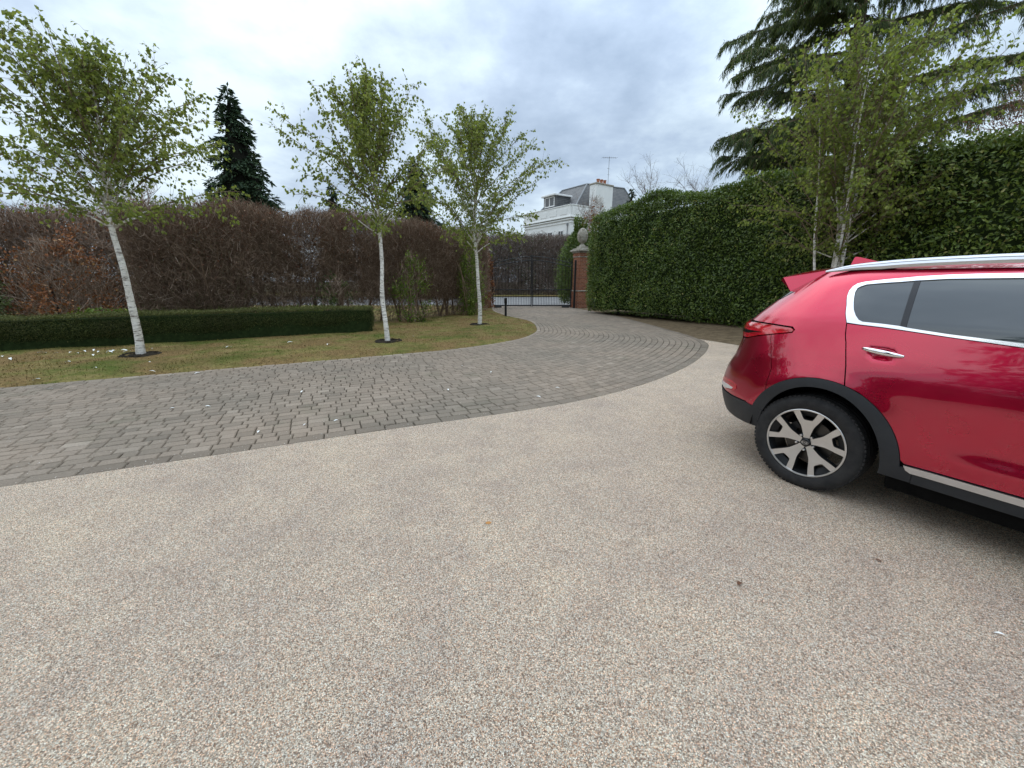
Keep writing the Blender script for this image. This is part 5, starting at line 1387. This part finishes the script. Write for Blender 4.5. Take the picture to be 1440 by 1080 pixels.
# two gate leaves, hung on the pillars, meeting under an arch
GX0, GX1, GY = -1.12, 3.36, 22.75
def gate_leaf(sd, label):
    Wd = (GX1 - GX0) / 2 - .012
    root = empty('gate_leaf', (GX0 if sd > 0 else GX1, GY, 0), 0, label, 'gate', 'leaves of the black double gate')
    top = lambda x: 2.42 + .36 * math.sin(min(1, x / Wd) * PI / 2) ** 1.2      # x from the hinge to the meeting stile
    mb = MB(); mb.box((sd * .03, 0, 1.30), (.06, .06, 2.50), bev=.006); mb.box((sd * (Wd - .025), 0, 1.46), (.05, .05, 2.82), bev=.006)
    mb.box((sd * Wd / 2, 0, .115), (Wd, .045, .07), bev=.006); mb.box((sd * Wd / 2, 0, .99), (Wd, .04, .045), bev=.006)
    xs = np.linspace(0, Wd, 16)
    for dz in (0, -.20):
        P = np.array([(sd * x, 0, top(x) + dz) for x in xs]); mb.prisms(P[:-1], P[1:], .026, .026, 6)
    mb.build('gate_frame', M['iron'], root)
    nb = 11
    for i in range(1, nb + 1):
        x = Wd * i / (nb + 1); h = top(x) + .13
        b = MB(); b.prisms([(0, 0, .12)], [(0, 0, h)], .011, .011, 6); b.lathe([(.010, h), (.022, h + .03), (.001, h + .11)], 6); o = b.build('bar', M['iron'], root); o.location = (sd * x, 0, 0)
    d = MB(); d.prisms([(0, 0, .12)], [(0, 0, 1.0)], .009, .009, 6); dog = d.build('dog_bar', M['iron'], root); dog.location = (sd * Wd * .5 / (nb + 1), 0, 0)
    for i in range(1, nb + 1):
        c = dog.copy(); col.objects.link(c); c.parent = root; c.location = (sd * Wd * (i + .5) / (nb + 1), 0, 0)
    mb = MB(); mb.box((sd * .32, -.02, .045), (.42, .16, .09), bev=.02); mb.build('gate_motor', M['iron'], root)
    return root
gate_leaf(1, 'black iron gate leaf hung on the overgrown pillar')
gate_leaf(-1, 'black iron gate leaf hung on the pillar with the stone pineapple')
mb = MB(); mb.box((3.46, 22.26, 1.28), (.10, .10, 2.56), bev=.01); tag(mb.build('gate_post', M['iron']), 'black steel post against the pillar with the stone pineapple', 'post')

def bollard(c, h, label):
    root = empty('bollard_light', (c[0], c[1], 0), 0, label, 'bollard', 'bollard lights beside the drive')
    mb = MB(); mb.lathe([(.075, .0), (.075, .02), (.048, .03), (.048, h * .68)], 16); mb.build('post', M['iron'], root)
    mb = MB(); mb.lathe([(.048, h * .68), (.060, h * .69), (.060, h * .94), (.052, h * .97), (.001, h)], 16); mb.box((.03, -.05, h * .80), (.05, .05, h * .14), bev=.01); mb.build('lamp_head', M['iron'], root)
    return root
bollard((-.27, 17.0), .80, 'black bollard light at the corner of the lawn before the gate')
bollard((4.85, 18.2), .42, 'short dark bollard light under the laurel hedge')
# dark fence posts behind the clipped hedge
for c, h, lb in (((-12.5, 11.0), 1.35, 'thin dark fence post left of the first birch behind the clipped hedge'), ((-9.45, 11.6), 1.45, 'thin dark fence post right of the first birch behind the clipped hedge')):
    mb = MB(); mb.box((0, 0, h / 2 - .1), (.05, .05, h + .2), bev=.006); mb.box((0, 0, h + .01), (.062, .062, .02), bev=.004)
    o = mb.build('fence_post', M['iron']); o.location = (c[0], c[1], 0); o.rotation_euler = (R(1.5), R(-2), .4); tag(o, lb, 'post', 'fence posts behind the clipped hedge')

# ---- white house beyond the road: local frame, near corner at the origin, left wall along -x, right wall along +y
house = empty('white_house', (8.3, 59.5, 0), 0, 'white rendered house with grey slate roof beyond the road', 'house')
def rot2(a): return np.array([[math.cos(a), math.sin(a), 0], [-math.sin(a), math.cos(a), 0], [0, 0, 1]])
HA = R(-55); house.rotation_euler = (0, 0, HA)
LX, LY, HW, HP = 10.8, 18., 9.9, 11.75
mb = MB()
mb.box((-LX / 2, LY / 2, HW / 2), (LX, LY, HW))
mb.build('wall', M['white'], house)
mb = MB()
for z, e, h_ in ((9.55, .10, .22), (9.95, .22, .20), (10.22, .34, .16)):
    mb.box((-LX / 2, LY / 2, z), (LX + 2 * e, LY + 2 * e, h_), bev=.03)
mb.build('cornice', M['white'], house)
mb = MB(); t = .3
mb.box((-LX / 2, -.02, 11.02), (LX, t, 1.44)); mb.box((-.15 + .17, 2.1, 11.02), (t, 3.95, 1.44)); mb.box((-.15 + .17, 13.0, 11.02), (t, 9.9, 1.44))
for k in range(4): mb.box((-1.4 - 2.2 * k, -.19, 11.02), (1.5, .05, .80), bev=.02)
for k in range(1): mb.box((.19, 2.1, 11.02), (.05, 2.6, .80), bev=.02)
mb.box((-LX / 2, -.02, 11.80), (LX + .1, t + .14, .12), bev=.02); mb.box((.02, 2.1, 11.80), (t + .14, 4.05, .12), bev=.02)
mb.build('parapet', M['white'], house)
# hipped slate roof
r0, zt = 10.6, 15.65
B = np.array([(-LX + .3, .5, r0), (-.45, .5, r0), (-.45, LY - .3, r0), (-LX + .3, LY - .3, r0)]); Tt = np.array([(-LX + 2.2, 5.9, zt), (-3.0, 5.9, zt), (-3.0, LY - 3.6, zt + .4), (-LX + 2.2, LY - 3.6, zt + .4)])
mb = MB(); mb.add(np.concatenate([B, Tt]), [np.array([[0, 1, 5, 4], [1, 2, 6, 5], [2, 3, 7, 6], [3, 0, 4, 7], [4, 5, 6, 7]])])
roof = mb.build('roof', M['slate'], house)
mb = MB()
for a, b in ((B[1], Tt[1]), (B[2], Tt[2]), (B[0], Tt[0]), (Tt[0], Tt[1]), (Tt[1], Tt[2])): mb.tube([a + [0, 0, .05], b + [0, 0, .05]], .11, 6)
mb.build('ridge_tiles', M['lead'], roof)
# dormer on the left slope
mb = MB(); mb.box((-5.0, 1.75, 12.75), (2.7, 3.0, 1.7)); dm = mb.build('dormer', M['slate'], house)
mb = MB(); mb.box((-5.0, 1.6, 13.72), (3.2, 3.5, .24), bev=.03); mb.build('dormer_roof', M['winframe'], dm)
mb = MB()
for x in (-6.05, -5.0, -3.95): mb.box((x, .235, 12.85), (.16, .05, 1.36), bev=.01)
for z in (12.2, 13.48): mb.box((-5.0, .235, z), (2.3, .05, .14), bev=.01)
mb.build('dormer_frame', M['winframe'], dm)
mb = MB(); mb.box((-5.0, .245, 12.85), (2.1, .02, 1.3)); mb.build('dormer_pane', M['pane'], dm)
# chimney breast on the right wall
mb = MB(); mb.box((-.1, 6.0, 7.45), (1.3, 3.5, 14.9)); ch = mb.build('chimney', M['white'], house)
mb = MB(); mb.box((-.1, 6.0, 15.0), (1.5, 3.7, .22), bev=.04); mb.build('chimney_cap', M['stone'], ch)
for k, y in enumerate((5.2, 5.9, 6.6)):
    mb = MB(); mb.lathe([(.25, 15.1), (.25, 15.16), (.20, 15.2), (.22, 15.6), (.26, 15.65), (.26, 15.73), (.20, 15.73), (.18, 15.5)], 14, (-.1, y, 0)); mb.build('chimney_pot', M['clay'], ch)
mb = MB(); mb.tube([(-.1, 7.3, 14.8), (-.1, 7.3, 19.0)], .032, 6); mb.tube([(-.4, 6.2, 18.75), (.2, 8.5, 18.95)], .022, 5)
for k in range(8):
    t_ = k / 7; c_ = np.array([-.4 + .6 * t_, 6.2 + 2.3 * t_, 18.75 + .2 * t_]); mb.tube([c_ - [.32, -.08, 0], c_ + [.32, -.08, 0]], .014, 4)
mb.tube([(-.1, 6.95, 17.4), (-.1, 7.65, 17.4)], .016, 4); mb.tube([(-.1, 7.05, 16.6), (-.1, 7.55, 16.6)], .016, 4)
mb.build('roof_aerial', M['lead'], house)
def window(x, z, w_, h_, side):
    mb = MB(); t = .09
    def bx(cx, cz, sx, sz, d, dep=.08):
        if side == 0: mb.box((cx, -d, cz), (sx, dep, sz), bev=.01)
        else: mb.box((d, cx, cz), (dep, sx, sz), bev=.01)
    for s_ in (-1, 1): bx(x + s_ * (w_ / 2 - t / 2), z, t, h_, .04); bx(x, z + s_ * (h_ / 2 - t / 2), w_ - 2 * t, t, .041)
    bx(x, z, .06, h_ - 2 * t, .030); bx(x, z + .1, w_ - 2 * t, .06, .032); bx(x, z - h_ / 2 - .06, w_ + .3, .10, .09, .2)
    o = mb.build('window', M['winframe'], house)
    mb = MB(); bx(x, z, w_ - .1, h_ - .1, .004, .015); mb.build('pane', M['pane'], o)
for x in (-2.0, -4.4, -6.8): window(x, 7.6, 1.15, 1.9, 0); window(x, 4.2, 1.15, 2.1, 0)
for y in (2.0, 10.2, 13.4): window(y, 8.0, 1.15, 1.9, 1)
mb = MB(); mb.tube([(-.55, -.12, 9.4), (-.55, -.12, 0)], .06, 8); mb.box((-.55, -.14, 9.25), (.26, .2, .3), bev=.03); mb.build('downpipe', M['lead'], house)

# ---- small things lying about
rng = np.random.default_rng(55)
def curl(n, L, W, bend, notch=0., mid=.5):
    t = np.linspace(0, 1, n); w_ = W * np.sin(np.pi * np.clip(t * .94 + .03, 0, 1)) ** .7; V = []
    for i in range(n):
        z = bend * math.sin(t[i] * PI) + .002
        jag = notch * (1 if i % 2 else -1) * W
        V += [(t[i] * L - L / 2, -(w_[i] + jag), z + W * .5), (t[i] * L - L / 2, 0, z), (t[i] * L - L / 2, w_[i] + jag, z + W * .4)]
    F = []
    for i in range(n - 1): F += [[3 * i, 3 * i + 3, 3 * i + 4, 3 * i + 1], [3 * i + 1, 3 * i + 4, 3 * i + 5, 3 * i + 2]]
    return np.array(V), np.array(F)
V, F = curl(7, .085, .016, .012)
proto = None
def feather(x, y, z, s_, label, group):
    global proto
    if proto is None: o = proto = mk('feather', V, [F], M['feather'])
    else: o = proto.copy(); col.objects.link(o)
    o.location = (x, y, z); o.rotation_euler = (rng.normal(0, .12), rng.normal(0, .12), rng.random() * 6.28); o.scale = (s_, s_, s_)
    return tag(o, label, 'feather', group)
fl = [(-8.41, 8.09), (-9.02, 8.17), (-9.35, 7.93), (-8.91, 7.93), (-8.27, 7.63), (-8.11, 7.02), (-8.29, 8.52), (-7.01, 6.44), (-7.22, 5.77), (-5.98, 6.35), (-8.5, 8.2), (-8.6, 8.05), (-8.75, 8.12), (-9.15, 8.02), (-9.6, 7.9), (-8.2, 8.2), (-8.0, 8.05), (-7.8, 8.4), (-9.9, 7.5), (-8.95, 8.3), (-9.5, 7.3), (-6.2, 8.5), (-5.3, 9.3), (-9.0, 6.6), (-8.3, 8.0), (-8.38, 8.15), (-4.2, 8.9), (-2.6, 10.3), (-6.6, 7.0)]
for x, y in fl:
    z = float(lawn_z(np.array([x]), np.array([y]))[0]) + .012; feather(x, y, z, rng.uniform(.7, 1.5), 'small white feather lying loose on the mossy lawn', 'white feathers on the lawn')
for x, y in [(-6.55, 5.35), (-2.2, 3.92), (-1.93, 4.05), (-2.57, 3.72), (-4.08, 4.47), (-3.71, 4.55), (-5.5, 6.15), (-5.2, 6.3), (-.9, 5.3), (-2.9, 5.2), (-.35, 6.4), (-.9, 6.9), (.35, 4.95), (.65, 5.4)]:
    feather(x, y, .004, rng.uniform(.5, .9), 'tiny white feather lying loose on the grey block paving', 'white feathers on the paving')
feather(2.12, 1.37, .003, .35, 'tiny white feather on the gravel drive near the red car', None)
V2, F2 = curl(8, .034, .011, .005, .25)
o = mk('dead_leaf', V2, [F2], M['deadleaf']); o.location = (1.15, 1.66, .002); o.rotation_euler = (.1, .05, .6); tag(o, 'curled dark brown leaf on the gravel drive left of the car sill', 'leaf')
o = mk('dead_leaf', V2 * .7, [F2], M['deadleaf']); o.location = (2.01, 1.83, .002); o.rotation_euler = (.1, -.1, 2.2); tag(o, 'thin dark leaf scrap on the gravel drive close under the car', 'leaf')
o = mk('dead_leaf', V2 * np.array([1.1, 1.3, .25]), [F2], M['orange']); o.location = (-.15, 2.18, .001); o.rotation_euler = (0, 0, .2); tag(o, 'flattened orange leaf in the middle of the gravel drive', 'leaf')

# loose stone chips along the edge of the paving and here and there on the drive
n1_, n2_ = 900, 700
k = rng.integers(20, len(cu) - 85, n1_); f = rng.random(n1_)[:, None]; e_ = cu[k] * (1 - f) + cu[k + 1] * f
tn = unit(cu[k + 1] - cu[k]); nn_ = np.stack([-tn[:, 1], tn[:, 0]], 1); e_ = e_ + nn_ * rng.normal(0, .10, n1_)[:, None]
d_ = np.stack([rng.uniform(-4, 3.2, n2_), rng.uniform(.9, 6.5, n2_)], 1)
P = np.concatenate([e_, d_]); n = len(P); a = rng.random(n) * 6.28; r_ = rng.uniform(.0018, .0048, n)
oct_ = np.array([(1, 0, 0), (0, 1, 0), (-1, 0, 0), (0, -1, 0), (0, 0, .75), (0, 0, -.75)], float)
V3 = oct_[None] * rng.uniform(.6, 1.3, (n, 6, 1)) * r_[:, None, None]
c_, s_ = np.cos(a)[:, None], np.sin(a)[:, None]
V3 = np.stack([V3[..., 0] * c_ - V3[..., 1] * s_, V3[..., 0] * s_ + V3[..., 1] * c_, V3[..., 2]], -1) + np.c_[P, .002 + r_ * .5][:, None]
i = (np.arange(n) * 6)[:, None]; F = np.concatenate([i + np.array([t]) for t in ((0, 1, 4), (1, 2, 4), (2, 3, 4), (3, 0, 4), (1, 0, 5), (2, 1, 5), (3, 2, 5), (0, 3, 5))])
t = NT('stone_chip'); t.P(Base__Color=t.ramp(t.attr(), [(0., (.12, .09, .07)), (.5, (.42, .35, .28)), (1., (.78, .73, .66))]), Roughness=.8)
tag(mk('grit', V3.reshape(-1, 3), [F], t.m, rnd=np.repeat(rng.random(n), 6)), 'loose stone chips scattered along the edge of the paving', 'grit', kind='stuff')

scene.render.engine = 'CYCLES'
scene.cycles.max_bounces = 6; scene.cycles.diffuse_bounces = 3; scene.cycles.glossy_bounces = 3; scene.cycles.transmission_bounces = 3
scene.cycles.use_denoising = True
